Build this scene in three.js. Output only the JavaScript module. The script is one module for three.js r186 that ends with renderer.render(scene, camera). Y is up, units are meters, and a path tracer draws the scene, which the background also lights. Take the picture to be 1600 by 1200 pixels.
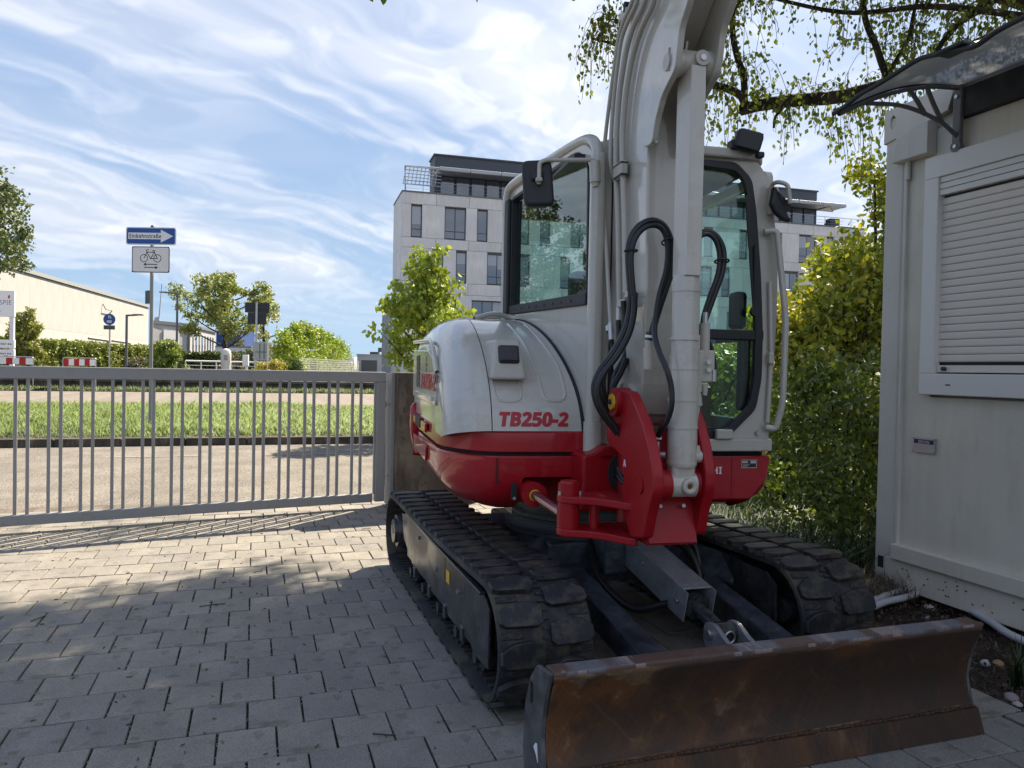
import * as THREE from 'three';
import { RoundedBoxGeometry } from 'three/addons/geometries/RoundedBoxGeometry.js';
import { mergeGeometries, toCreasedNormals } from 'three/addons/utils/BufferGeometryUtils.js';
import { FontLoader } from 'three/addons/loaders/FontLoader.js';
import { TextGeometry } from 'three/addons/geometries/TextGeometry.js';
import { Brush, Evaluator, SUBTRACTION } from 'three-bvh-csg';

// ---------------------------------------------------------------- camera, sky, sun, exposure
const V = (a) => new THREE.Vector3(a[0], a[1], a[2]);
const scene = new THREE.Scene();
const camera = new THREE.PerspectiveCamera(53.59, 4 / 3, 0.05, 1500);
camera.matrixAutoUpdate = true;
camera.position.set(0, 1.4, 0);
{ // yaw 18.8 degrees to the right, pitched down 1.1, rolled 1.1
  const m = new THREE.Matrix4().makeBasis(V([0.94682, 0.01998, 0.32115]), V([-0.01298, 0.99963, -0.02391]), V([-0.32151, 0.01847, 0.94673]));
  camera.quaternion.setFromRotationMatrix(m);
}
scene.add(camera);
const SUN = V([0.484, 0.679, -0.550]).normalize();
const sun = new THREE.DirectionalLight(new THREE.Color().setRGB(1, 0.88, 0.70), 5);
sun.position.copy(SUN).multiplyScalar(60); sun.target.position.set(0, 0, -6);
sun.shadow.radius = 1; sun.castShadow = true; sun.shadow.mapSize.set(4096, 4096);
Object.assign(sun.shadow.camera, { left: -30, right: 30, top: 30, bottom: -30, near: 1, far: 160 });
scene.add(sun, sun.target);
const renderer = new THREE.WebGLRenderer({ antialias: true });
renderer.toneMapping = THREE.LinearToneMapping;
renderer.toneMappingExposure = 2.6;
renderer.shadowMap.enabled = true;

// ---------------------------------------------------------------- random numbers and noise
function rng(seed) { let a = seed >>> 0; return () => { a = (a + 0x6d2b79f5) | 0; let t = Math.imul(a ^ (a >>> 15), 1 | a); t = (t + Math.imul(t ^ (t >>> 7), 61 | t)) ^ t; return ((t ^ (t >>> 14)) >>> 0) / 4294967296; }; }
const lerp = (a, b, t) => a + (b - a) * t, clamp = (x, a = 0, b = 1) => Math.min(b, Math.max(a, x));
const sstep = (a, b, x) => { const t = clamp((x - a) / (b - a)); return t * t * (3 - 2 * t); };
function hash(i, j, s) { let h = Math.imul(i, 374761393) ^ Math.imul(j, 668265263) ^ Math.imul(s, 2147483647 - 1274126177); h = Math.imul(h ^ (h >>> 13), 1274126177); return ((h ^ (h >>> 16)) >>> 0) / 4294967296; }
function vn(x, y, px, py, s) { // value noise with period px, py
  const i = Math.floor(x), j = Math.floor(y), f = x - i, g = y - j, u = f * f * (3 - 2 * f), v = g * g * (3 - 2 * g);
  const m = (a, n) => n ? ((a % n) + n) % n : a;
  return lerp(lerp(hash(m(i, px), m(j, py), s), hash(m(i + 1, px), m(j, py), s), u), lerp(hash(m(i, px), m(j + 1, py), s), hash(m(i + 1, px), m(j + 1, py), s), u), v);
}
function fbm(u, v, p, oct, s, q = p) { let a = 0.5, t = 0, n = 0; for (let o = 0; o < oct; o++) { t += a * vn(u * p, v * q, p, q, s + o * 17); n += a; a *= 0.5; p *= 2; q *= 2; } return t / n; }

// ---------------------------------------------------------------- the sky: blue air, cirrus streaks, aureole round the sun
{
  const w = 3072, h = 1536, d = new Float32Array(w * h * 4), r2 = (x, y, s, o) => { let a = 0.5, t = 0; for (let k = 0; k < o; k++) { t += a * vn(x, y, 0, 0, s + k * 13); x *= 2.03; y *= 2.03; a *= 0.5; } return t; };
  for (let j = 0; j < h; j++) for (let i = 0; i < w; i++) {
    const el = ((j + 0.5) / h - 0.5) * Math.PI, az = ((i + 0.5) / w - 0.5) * 2 * Math.PI;
    const x = Math.cos(el) * Math.cos(az), y = Math.sin(el), z = Math.cos(el) * Math.sin(az);
    const cs = x * SUN.x + y * SUN.y + z * SUN.z, yy = Math.max(y, 0);
    const t = Math.pow(yy, 0.55);
    let r = lerp(0.42, 0.085, t), g = lerp(0.60, 0.20, t), b = lerp(0.77, 0.55, t);
    if (y > 0.003) {
      // cirrus seen in perspective: plane coordinates drawn out along one direction, curled, with fibres in two scales
      const k = 1 / (y + 0.10), X = x * k, Z = z * k, c = 0.84, s = -0.54, A = X * c + Z * s, B = -X * s + Z * c;
      const w1 = r2(A * 0.5 + 3.1, B * 0.5 + 8.2, 5, 3) - 0.44, w2 = r2(A * 0.5 + 11.1, B * 0.5 + 1.2, 9, 3) - 0.44, v1 = r2(A * 2.1 + 7.7, B * 2.1 + 2.2, 15, 3) - 0.44, v2 = r2(A * 2.1 + 1.7, B * 2.1 + 9.2, 19, 3) - 0.44;
      const a1 = A + w1 * 1.5 + v1 * 0.35, b1 = B + w2 * 1.7 + v2 * 0.40;
      const sheet = r2(a1 * 0.42 + 6.2, b1 * 0.75 + 3.0, 21, 5);
      const f1 = r2(a1 * 0.9 + b1 * 0.35, b1 * 6.5 - a1 * 0.4, 33, 6), f2 = r2(a1 * 1.6 - b1 * 1.1 + v1 * 2, b1 * 15 + a1 * 1.3 + v2 * 3, 47, 5), f3 = r2(a1 * 6 + v1 * 5, b1 * 9 + v2 * 5, 59, 6);
      const veil = sstep(0.30, 0.64, sheet), fib = sstep(0.36, 0.66, f1 * 0.62 + f2 * 0.38), puff = sstep(0.42, 0.66, f3);
      let cov = veil * (0.60 + 0.28 * fib + 0.30 * (puff - 0.35)) + (1 - veil) * (0.36 * sstep(0.46, 0.70, f1 * 0.6 + f2 * 0.4) + 0.10 * puff * fib);
      cov = Math.min(1 - Math.exp(-1.5 * Math.max(cov, 0)), 0.9) * 1.12 * sstep(0.015, 0.15, y) * 0.93;
      const lit = 0.89 + 0.09 * fib + 0.10 * puff;
      r = lerp(r, 0.80 * lit, cov); g = lerp(g, 0.83 * lit, cov); b = lerp(b, 0.92 * lit, cov);
    }
    const ang = Math.acos(clamp(cs, -1, 1)) * 57.3, glow = 8 * Math.exp(-ang / 4) + 0.75 * Math.exp(-ang / 12) + 0.10 * Math.exp(-ang / 35);
    r += glow; g += glow * 0.95; b += glow * 0.86;
    if (y < 0) { r = 0.36; g = 0.37; b = 0.36; }
    const o = (j * w + i) * 4; d[o] = r * 0.49; d[o + 1] = g * 0.48; d[o + 2] = b * 0.465; d[o + 3] = 1;
  }
  const t = new THREE.DataTexture(d, w, h, THREE.RGBAFormat, THREE.FloatType);
  t.mapping = THREE.EquirectangularReflectionMapping; t.magFilter = THREE.LinearFilter; t.needsUpdate = true;
  scene.background = t; scene.environment = t;
}

// ---------------------------------------------------------------- textures
function tex(w, h, fn, srgb = true) {
  const d = new Uint8Array(w * h * 4);
  for (let j = 0; j < h; j++) for (let i = 0; i < w; i++) { const c = fn((i + 0.5) / w, (j + 0.5) / h, i, j), o = (j * w + i) * 4; for (let k = 0; k < 3; k++) d[o + k] = clamp(c[k] ?? c[0]) * 255; d[o + 3] = 255; }
  const t = new THREE.DataTexture(d, w, h); t.wrapS = t.wrapT = THREE.RepeatWrapping; t.magFilter = THREE.LinearFilter; t.minFilter = THREE.LinearMipmapLinearFilter; t.generateMipmaps = true;
  if (srgb) t.colorSpace = THREE.SRGBColorSpace; t.needsUpdate = true; return t;
}
const grey = (f) => (u, v, i, j) => { const g = f(u, v, i, j); return [g, g, g]; };
const T = {};
T.speck = tex(512, 512, (u, v, i, j) => { const n = fbm(u, v, 4, 5, 1), f = hash(i, j, 3), f2 = vn(u * 170, v * 170, 170, 170, 8); let g = 0.80 + 0.16 * (n - 0.5) + 0.13 * (f - 0.5) + 0.20 * (f2 - 0.5); if (f2 > 0.93) g += 0.1; if (f2 < 0.05) g -= 0.22; const st = sstep(0.62, 0.74, fbm(u, v, 6, 4, 77)); return [g * (1 - 0.13 * st), g * (0.985 - 0.14 * st), g * (0.96 - 0.16 * st)]; });
T.speckB = tex(512, 512, grey((u, v, i, j) => 0.5 + 0.35 * (vn(u * 150, v * 150, 150, 150, 4) - 0.5) + 0.4 * (hash(i, j, 5) - 0.5)), false);
T.asphalt = tex(1024, 1024, (u, v, i, j) => { const n = fbm(u, v, 5, 5, 11), f = vn(u * 260, v * 260, 260, 260, 12); const g = 0.66 + 0.22 * (n - 0.5) + 0.5 * (f - 0.5); return [g, g * 0.96, g * 0.90]; });
T.rust = tex(1024, 512, (u, v, i, j) => {
  const a = fbm(u, v, 6, 6, 21, 3), b = fbm(u, v, 20, 5, 33, 9), f = hash(i, j, 2), sc = fbm(u + v * 0.25, v, 220, 2, 4, 5), s2 = fbm(u - v * 0.4, v, 140, 2, 14, 9);
  const k = sstep(0.42, 0.62, a), dk = sstep(0.5, 0.66, b), pale = sstep(0.66, 0.74, fbm(u, v, 24, 4, 55, 12)) * sstep(0.5, 0.6, a);
  let c = [lerp(0.30, 0.47, k), lerp(0.215, 0.305, k), lerp(0.155, 0.15, k)];
  c = c.map((x, q) => lerp(x, [0.24, 0.185, 0.15][q], dk * 0.5)); c = c.map((x, q) => lerp(x, [0.52, 0.46, 0.38][q], pale * 0.7));
  const g = 0.84 + 0.28 * f * f + 0.16 * (sc - 0.5) + (s2 > 0.82 ? 0.2 : 0); return c.map((x) => x * g);
});
T.rustEdge = tex(1024, 128, (u, v, i, j) => { const a = fbm(u, v, 30, 5, 61, 4), b = fbm(u, v, 14, 4, 71, 2), f = hash(i, j, 9); const k = sstep(0.46, 0.56, b * 0.7 + a * 0.3); let c = k > 0 ? [lerp(0.36, 0.42, k), lerp(0.27, 0.42, k), lerp(0.23, 0.44, k)] : [0.36, 0.27, 0.23]; if (a > 0.62) c = [0.56, 0.5, 0.47]; return c.map((x) => x * (0.85 + 0.3 * f)); });
T.rubber = tex(512, 512, (u, v, i, j) => { const a = fbm(u, v, 5, 5, 81), b = fbm(u, v, 20, 4, 91), f = hash(i, j, 6); const k = sstep(0.46, 0.66, a * 0.65 + b * 0.35); return [lerp(0.135, 0.29, k), lerp(0.14, 0.265, k), lerp(0.155, 0.225, k)].map((x) => x * (0.85 + 0.3 * f)); });
T.paint = tex(512, 512, (u, v, i, j) => { const a = fbm(u, v, 3, 5, 101), b = fbm(u, v, 30, 3, 111), f = hash(i, j, 7); const k = sstep(0.54, 0.70, a * 0.6 + b * 0.4), dr = sstep(0.6, 0.75, fbm(u, v, 40, 3, 117, 3)) * sstep(0.45, 0.6, a), sp = vn(u * 90, v * 90, 90, 90, 19) > 0.955 ? 1 : 0; const g = 0.975 + 0.02 * (f - 0.5) - 0.03 * k + 0.03 * (a - 0.5) - 0.025 * dr - 0.05 * sp; return [g, g * (0.995 - 0.01 * k), g * (0.985 - 0.02 * k - 0.015 * dr)]; });
T.paintR = tex(256, 256, grey((u, v) => 0.42 + 0.42 * sstep(0.35, 0.7, fbm(u, v, 4, 5, 121))), false);
T.wallsheet = tex(512, 512, (u, v, i, j) => { const st = fbm(u, v, 60, 3, 131, 2), a = fbm(u, v, 4, 5, 141), b = sstep(0.62, 0.72, fbm(u, v, 26, 4, 151, 7)); let g = 0.94 + 0.035 * (st - 0.5) + 0.09 * (a - 0.5); const c = [g, g * 0.985, g * 0.955]; return c.map((x, q) => lerp(x, x * [0.93, 0.90, 0.84][q], b * 0.22)); });
T.steel = tex(512, 512, (u, v, i, j) => { const a = fbm(u, v, 9, 5, 161), b = fbm(u, v, 40, 3, 171), f = hash(i, j, 4); const g = 0.86 + 0.2 * (a - 0.5) + 0.16 * (b - 0.5) + 0.05 * (f - 0.5); return [g, g, g * 1.01]; });
T.concrete = tex(512, 512, (u, v, i, j) => { const a = fbm(u, v, 4, 6, 181), b = fbm(u, v, 18, 4, 191, 5), f = hash(i, j, 14); const p = vn(u * 60, v * 60, 60, 60, 15) > 0.9 ? -0.18 : 0; const k = sstep(0.5, 0.68, b); const g = 0.62 + 0.5 * (a - 0.5) + 0.12 * (f - 0.5) + p; return [g * lerp(1, 0.86, k), g * lerp(0.96, 0.78, k), g * lerp(0.90, 0.70, k)]; });
T.soil = tex(512, 512, (u, v, i, j) => { const a = fbm(u, v, 8, 6, 201), f = vn(u * 90, v * 90, 90, 90, 16), h = hash(i, j, 21); const g = 0.24 + 0.25 * (a - 0.5) + 0.22 * (f - 0.5) + 0.1 * (h - 0.5); return [g * 1.08, g * 0.90, g * 0.74]; });
T.bark = tex(256, 512, (u, v, i, j) => { const a = fbm(u, v, 12, 5, 211, 5), h = hash(i, j, 22); const g = 0.26 + 0.42 * (a - 0.5) + 0.08 * h; return [g * 1.05, g * 0.93, g * 0.83]; });
T.facade = tex(512, 512, (u, v, i, j) => { const a = fbm(u, v, 3, 5, 221), b = fbm(u, v, 40, 3, 231, 4); const g = 0.93 + 0.12 * (a - 0.5) + 0.07 * (b - 0.5) + 0.03 * hash(i, j, 23); return [g, g, g]; });
T.grime = tex(512, 512, grey((u, v, i, j) => { const a = fbm(u, v, 6, 5, 241), b = fbm(u, v, 30, 4, 251); return 0.55 + 0.5 * (a - 0.5) + 0.35 * (b - 0.5) + 0.08 * hash(i, j, 31); }));

// ---------------------------------------------------------------- materials (linear base colours)
const rgb = (r, g, b) => new THREE.Color().setRGB(r, g, b);
const std = (r, g, b, rough = 0.7, o = {}) => new THREE.MeshStandardMaterial({ color: rgb(r, g, b), roughness: rough, metalness: 0, ...o });
const phys = (r, g, b, rough = 0.7, o = {}) => new THREE.MeshPhysicalMaterial({ color: rgb(r, g, b), roughness: rough, metalness: 0, ...o });
const M = {
  paint: phys(0.53, 0.505, 0.445, 0.42, { map: T.paint, clearcoat: 0.85, clearcoatRoughness: 0.06 }),
  paintFlat: phys(0.51, 0.485, 0.425, 0.5, { map: T.paint, clearcoat: 0.25, clearcoatRoughness: 0.25 }),
  red: phys(0.40, 0.0065, 0.015, 0.5, { map: T.paint, clearcoat: 0.75, clearcoatRoughness: 0.05, specularIntensity: 0.5 }),
  redMatte: phys(0.34, 0.005, 0.011, 0.42, { map: T.paint, specularIntensity: 0.6, clearcoat: 0.12, clearcoatRoughness: 0.2 }),
  chassis: std(0.115, 0.12, 0.128, 0.5, { map: T.grime, roughnessMap: T.paintR }),
  navy: std(0.14, 0.165, 0.205, 0.45, { map: T.grime }),
  guard: std(0.36, 0.37, 0.385, 0.36, { map: T.steel, metalness: 0.35 }),
  rubber: std(1, 1, 1, 0.72, { map: T.rubber, bumpMap: T.speckB, bumpScale: 0.0015 }),
  lug: std(0.72, 0.75, 0.83, 0.6, { map: T.rubber, bumpMap: T.speckB, bumpScale: 0.001 }),
  hose: std(0.012, 0.012, 0.013, 0.42), black: std(0.015, 0.016, 0.018, 0.5), blackGloss: phys(0.012, 0.012, 0.014, 0.15, { clearcoat: 0.6 }),
  plasticD: std(0.028, 0.03, 0.034, 0.6), cavity: std(0.02, 0.02, 0.02, 0.9),
  chrome: std(0.75, 0.75, 0.76, 0.16, { metalness: 1 }), zinc: std(0.5, 0.5, 0.5, 0.38, { metalness: 0.9 }),
  yellow: std(0.72, 0.42, 0.02, 0.5), decalRed: std(0.42, 0.008, 0.02, 0.4), white: std(0.8, 0.8, 0.78, 0.5), lettering: std(0.05, 0.05, 0.055, 0.6),
  glass: new THREE.MeshPhysicalMaterial({ color: rgb(0.83, 0.945, 0.915), roughness: 0, metalness: 0, transmission: 1, thickness: 0, ior: 1.5 }),
  pane: phys(0.06, 0.085, 0.125, 0.04, { ior: 2.2 }), lens: phys(0.02, 0.02, 0.024, 0.35),
  rust: std(0.66, 0.62, 0.57, 0.62, { map: T.rust, bumpMap: T.grime, bumpScale: 0.002 }), rustEdge: std(0.8, 0.78, 0.78, 0.55, { map: T.rustEdge }),
  bladeGrey: std(0.22, 0.225, 0.23, 0.55, { map: T.grime }),
  gate: std(0.27, 0.28, 0.29, 0.55, { map: T.paint }), concrete: std(0.31, 0.285, 0.255, 0.95, { map: T.concrete, bumpMap: T.concrete, bumpScale: 0.006 }),
  soil: std(0.8, 0.8, 0.8, 1, { map: T.soil, bumpMap: T.soil, bumpScale: 0.02 }), bark: std(0.55, 0.55, 0.55, 0.95, { map: T.bark, bumpMap: T.bark, bumpScale: 0.012 }), twig: std(0.045, 0.032, 0.022, 0.9),
  cont: std(0.74, 0.715, 0.65, 0.55, { map: T.wallsheet }), contGrey: std(0.66, 0.655, 0.63, 0.55, { map: T.wallsheet }), slat: std(0.77, 0.69, 0.61, 0.5), plastic: std(0.74, 0.72, 0.68, 0.42),
  facade: std(0.56, 0.57, 0.59, 0.8, { map: T.facade }), frameD: std(0.05, 0.057, 0.07, 0.5), attic: std(0.06, 0.07, 0.085, 0.6), canopyM: std(0.42, 0.44, 0.46, 0.5, { metalness: 0.3 }),
};

// ---------------------------------------------------------------- building blocks
const names = {};
function top(o, name, label, category, group) { const k = (names[name] = (names[name] ?? -1) + 1); o.name = k ? `${name}_${String(k).padStart(3, '0')}` : name; o.userData.label = label; o.userData.category = category; if (group) o.userData.group = group; scene.add(o); return o; }
function base(name, label, category, p = [0, 0, 0], turn = 0, group) { const g = new THREE.Group(); g.position.set(...p); g.rotation.y = turn; return top(g, name, label, category, group); }
function shade(o) { o.castShadow = o.receiveShadow = true; return o; }
function part(parent, name, geo, mat, label) { const m = shade(new THREE.Mesh(Array.isArray(geo) ? merge(geo) : geo, mat)); m.name = name; if (label) m.userData.label = label; if (parent) parent.add(m); return m; }
function struct(name, geo, mat) { const m = part(scene, name, geo, mat); m.userData.kind = 'structure'; return m; }
function strip(g) { const o = g.index ? g.toNonIndexed() : g; for (const k of Object.keys(o.attributes)) if (!['position', 'normal', 'uv'].includes(k)) o.deleteAttribute(k); if (!o.attributes.uv) o.setAttribute('uv', new THREE.BufferAttribute(new Float32Array(o.attributes.position.count * 2), 2)); o.morphAttributes = {}; return o; }
function merge(list) { return mergeGeometries(list.map(strip)); }
function uvm(g0, s = 1, ou = 0, ov = 0) { // uv in metres from the faces' main direction
  const g = strip(g0), p = g.attributes.position, n = new THREE.Vector3(), a = V([0, 0, 0]), b = V([0, 0, 0]), c = V([0, 0, 0]), uv = g.attributes.uv;
  for (let i = 0; i < p.count; i += 3) {
    a.fromBufferAttribute(p, i); b.fromBufferAttribute(p, i + 1); c.fromBufferAttribute(p, i + 2);
    n.copy(b).sub(a).cross(c.clone().sub(a)); const x = Math.abs(n.x), y = Math.abs(n.y), z = Math.abs(n.z);
    [a, b, c].forEach((q, k) => { let u, v; if (y >= x && y >= z) { u = q.x; v = q.z; } else if (x >= z) { u = q.z; v = q.y; } else { u = q.x; v = q.y; } uv.setXY(i + k, u * s + ou, v * s + ov); });
  }
  return g;
}
const box = (w, h, d, x = 0, y = 0, z = 0, r = 0) => (r ? new RoundedBoxGeometry(w, h, d, 2, Math.min(r, w / 2.01, h / 2.01, d / 2.01)) : new THREE.BoxGeometry(w, h, d)).translate(x, y, z);
const span = (a, b, r = 0) => box(Math.abs(b[0] - a[0]), Math.abs(b[1] - a[1]), Math.abs(b[2] - a[2]), (a[0] + b[0]) / 2, (a[1] + b[1]) / 2, (a[2] + b[2]) / 2, r);
function along(g, p, q) { const a = V(p), b = V(q), d = b.clone().sub(a), k = new THREE.Quaternion().setFromUnitVectors(V([0, 1, 0]), d.clone().normalize()); return g.applyQuaternion(k).translate((a.x + b.x) / 2, (a.y + b.y) / 2, (a.z + b.z) / 2); }
const rod = (p, q, r0, r1 = r0, n = 16) => along(new THREE.CylinderGeometry(r1, r0, V(p).distanceTo(V(q)), n, 1), p, q);
const beam = (p, q, w, d, r = 0) => along(box(w, V(p).distanceTo(V(q)), d, 0, 0, 0, r), p, q);
const curve = (pts, t = 0.5) => new THREE.CatmullRomCurve3(pts.map(V), false, t ? 'catmullrom' : 'centripetal', t || 0.5);
const tube = (pts, r, n = 48, s = 10, t = 0.5) => new THREE.TubeGeometry(curve(pts, t), n, r, s, false);
function bentTube(pts, r, k = 0.03, s = 10) { // straight runs with tight bends
  const P = pts.map(V), path = new THREE.CurvePath(); let prev = P[0];
  for (let i = 1; i < P.length - 1; i++) { const a = P[i].clone().sub(P[i - 1]), b = P[i + 1].clone().sub(P[i]), m = Math.min(k, a.length() / 2.1, b.length() / 2.1); const p = P[i].clone().sub(a.setLength(m)), q = P[i].clone().add(b.setLength(m)); path.add(new THREE.LineCurve3(prev, p)); path.add(new THREE.QuadraticBezierCurve3(p, P[i], q)); prev = q; }
  path.add(new THREE.LineCurve3(prev, P[P.length - 1]));
  const gs = []; for (const c of path.curves) if (c.getLength() > 1e-4) gs.push(new THREE.TubeGeometry(c, c.isLineCurve3 ? 1 : 8, r, s, false));
  return merge(gs);
}
function taper(pts, r0, r1, n = 16, s = 8) { const g = tube(pts, 1, n, s, 0.5), c = curve(pts), p = g.attributes.position, q = V([0, 0, 0]); for (let i = 0; i <= n; i++) { const m = c.getPointAt(i / n), r = lerp(r0, r1, i / n); for (let j = 0; j <= s; j++) { const k = i * (s + 1) + j; q.fromBufferAttribute(p, k).sub(m).multiplyScalar(r).add(m); p.setXYZ(k, q.x, q.y, q.z); } } const uv = g.attributes.uv; const L = c.getLength(); for (let i = 0; i < uv.count; i++) uv.setXY(i, uv.getX(i) * L * 0.8, uv.getY(i)); return g; }
function shapeOf(pts, holes = []) { const s = new THREE.Shape(pts.map((p) => new THREE.Vector2(p[0], p[1]))); for (const h of holes) s.holes.push(new THREE.Path(h.map((p) => new THREE.Vector2(p[0], p[1])))); return s; }
function extrude(pts, depth, bevel = 0, holes = [], seg = 2) { return new THREE.ExtrudeGeometry(shapeOf(pts, holes), { depth: depth - 2 * bevel, bevelEnabled: bevel > 0, bevelSize: bevel, bevelThickness: bevel, bevelOffset: -bevel, bevelSegments: seg, curveSegments: 8 }).translate(0, 0, bevel); }
// profile given as [z, y], extruded along x from x0 to x1
const slabX = (pts, x0, x1, bevel = 0, holes = [], seg = 2) => extrude(pts.map(([z, y]) => [-z, y]), x1 - x0, bevel, holes.map((h) => h.map(([z, y]) => [-z, y])), seg).rotateY(Math.PI / 2).translate(x0, 0, 0);
function round(pts, r, n = 5) { const o = [], N = pts.length; for (let i = 0; i < N; i++) { const R = pts[i][2] ?? r, p = pts[i], a = pts[(i + N - 1) % N], b = pts[(i + 1) % N], la = Math.hypot(a[0] - p[0], a[1] - p[1]), lb = Math.hypot(b[0] - p[0], b[1] - p[1]), m = Math.min(R, la * 0.48, lb * 0.48); if (m < 1e-5) { o.push([p[0], p[1]]); continue; } const A = [p[0] + (a[0] - p[0]) / la * m, p[1] + (a[1] - p[1]) / la * m], B = [p[0] + (b[0] - p[0]) / lb * m, p[1] + (b[1] - p[1]) / lb * m]; for (let k = 0; k <= n; k++) { const t = k / n; o.push([(1 - t) ** 2 * A[0] + 2 * t * (1 - t) * p[0] + t * t * B[0], (1 - t) ** 2 * A[1] + 2 * t * (1 - t) * p[1] + t * t * B[1]]); } } return o; }
function grid(nu, nv, fn) { const pos = [], uv = [], idx = []; for (let j = 0; j <= nv; j++) for (let i = 0; i <= nu; i++) { const q = fn(i / nu, j / nv); pos.push(q[0], q[1], q[2]); uv.push(q[3] ?? i / nu, q[4] ?? j / nv); } for (let j = 0; j < nv; j++) for (let i = 0; i < nu; i++) { const a = j * (nu + 1) + i, b = a + 1, c = a + nu + 1, d = c + 1; idx.push(a, b, d, a, d, c); } const g = new THREE.BufferGeometry(); g.setAttribute('position', new THREE.Float32BufferAttribute(pos, 3)); g.setAttribute('uv', new THREE.Float32BufferAttribute(uv, 2)); g.setIndex(idx); g.computeVertexNormals(); return g; }
const font = await new FontLoader().loadAsync('fonts/droid/droid_sans_bold.typeface.json'), fontR = await new FontLoader().loadAsync('fonts/droid/droid_sans_regular.typeface.json');
function text(str, size, depth, o = {}) { const g = new TextGeometry(str, { font: o.regular ? fontR : font, size, depth, curveSegments: 4, bevelEnabled: !!o.bold, bevelSize: o.bold ?? 0, bevelThickness: 0.0004, bevelSegments: 1 }); g.computeBoundingBox(); const b = g.boundingBox; g.translate(-(b.min.x + b.max.x) / 2, -(b.min.y + b.max.y) / 2, 0); if (o.slant) g.applyMatrix4(new THREE.Matrix4().makeShear(0, 0, o.slant, 0, 0, 0)); if (o.wide) g.scale(o.wide, 1, 1); return g; }
function print(w, h, draw) { const c = document.createElement('canvas'); c.width = w; c.height = h; draw(c.getContext('2d'), w, h); const t = new THREE.CanvasTexture(c); t.colorSpace = THREE.SRGBColorSpace; t.anisotropy = 8; return t; }

// leaves: each a folded blade of four faces; every one its own place, turn and tint
function leafCloud(spots, o) { // spots: [x, y, z] ; o: size, seed, tint [[r,g,b],[r,g,b]], droop
  const R = rng(o.seed ?? 1), n = spots.length, pos = new Float32Array(n * 18), nor = new Float32Array(n * 18), col = new Float32Array(n * 18), idx = [];
  const a = V([0, 0, 0]), b = V([0, 0, 0]), c = V([0, 0, 0]), q = V([0, 0, 0]), nn = V([0, 0, 0]);
  spots.forEach((s, i) => {
    const size = (s[3] ?? o.size) * lerp(0.65, 1.25, R()), wid = (o.width ?? 0.62) * size;
    a.set(R() - 0.5, (R() - 0.5) - (o.droop ?? 0.25), R() - 0.5).normalize(); // along the leaf
    b.set(R() - 0.5, R() - 0.5, R() - 0.5).cross(a).normalize(); c.crossVectors(a, b);
    const f = 0.18 * wid * (R() - 0.3), L = [[0, 0, 0], [0.38, 0.5, f], [0.42, -0.5, f], [0.72, 0.32, f * 0.7 - 0.06 * size], [0.74, -0.32, f * 0.7 - 0.06 * size], [1, 0, -0.12 * size]];
    nn.copy(c); const t = R(), t2 = lerp(0.82, 1.15, R()), C0 = o.tint[0], C1 = o.tint[1];
    const yel = o.yellow && R() < o.yellow;
    L.forEach((p, k) => { q.set(s[0], s[1], s[2]).addScaledVector(a, p[0] * size).addScaledVector(b, p[1] * wid).addScaledVector(c, p[2]); const m = i * 18 + k * 3; pos[m] = q.x; pos[m + 1] = q.y; pos[m + 2] = q.z; nor[m] = nn.x; nor[m + 1] = nn.y; nor[m + 2] = nn.z; for (let e = 0; e < 3; e++) col[m + e] = (yel ? o.tintY[e] : lerp(C0[e], C1[e], t)) * t2; });
    const v = i * 6; idx.push(v, v + 2, v + 1, v + 1, v + 4, v + 3, v + 1, v + 2, v + 4, v + 3, v + 4, v + 5);
  });
  const g = new THREE.BufferGeometry(); g.setAttribute('position', new THREE.BufferAttribute(pos, 3)); g.setAttribute('normal', new THREE.BufferAttribute(nor, 3)); g.setAttribute('color', new THREE.BufferAttribute(col, 3)); g.setIndex(idx); return g;
}
const leafMat = (tr = 0.45, rough = 0.75) => new THREE.MeshPhysicalMaterial({ color: 0xffffff, vertexColors: true, roughness: rough, metalness: 0, transmission: tr, thickness: 0, side: THREE.DoubleSide });
const LM = leafMat(), LMd = leafMat(0.3);
function clumps(centres, per, seed) { const R = rng(seed), out = []; for (const [x, y, z, r, k = 1] of centres) { const n = Math.round(per * k); for (let i = 0; i < n; i++) { let a, b, c, d; do { a = R() * 2 - 1; b = R() * 2 - 1; c = R() * 2 - 1; d = a * a + b * b + c * c; } while (d > 1); const s = r * (0.45 + 0.55 * Math.sqrt(d)) / Math.max(Math.sqrt(d), 0.2) * Math.sqrt(d); out.push([x + a * s, y + b * s * 0.85, z + c * s]); } } return out; }

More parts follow.
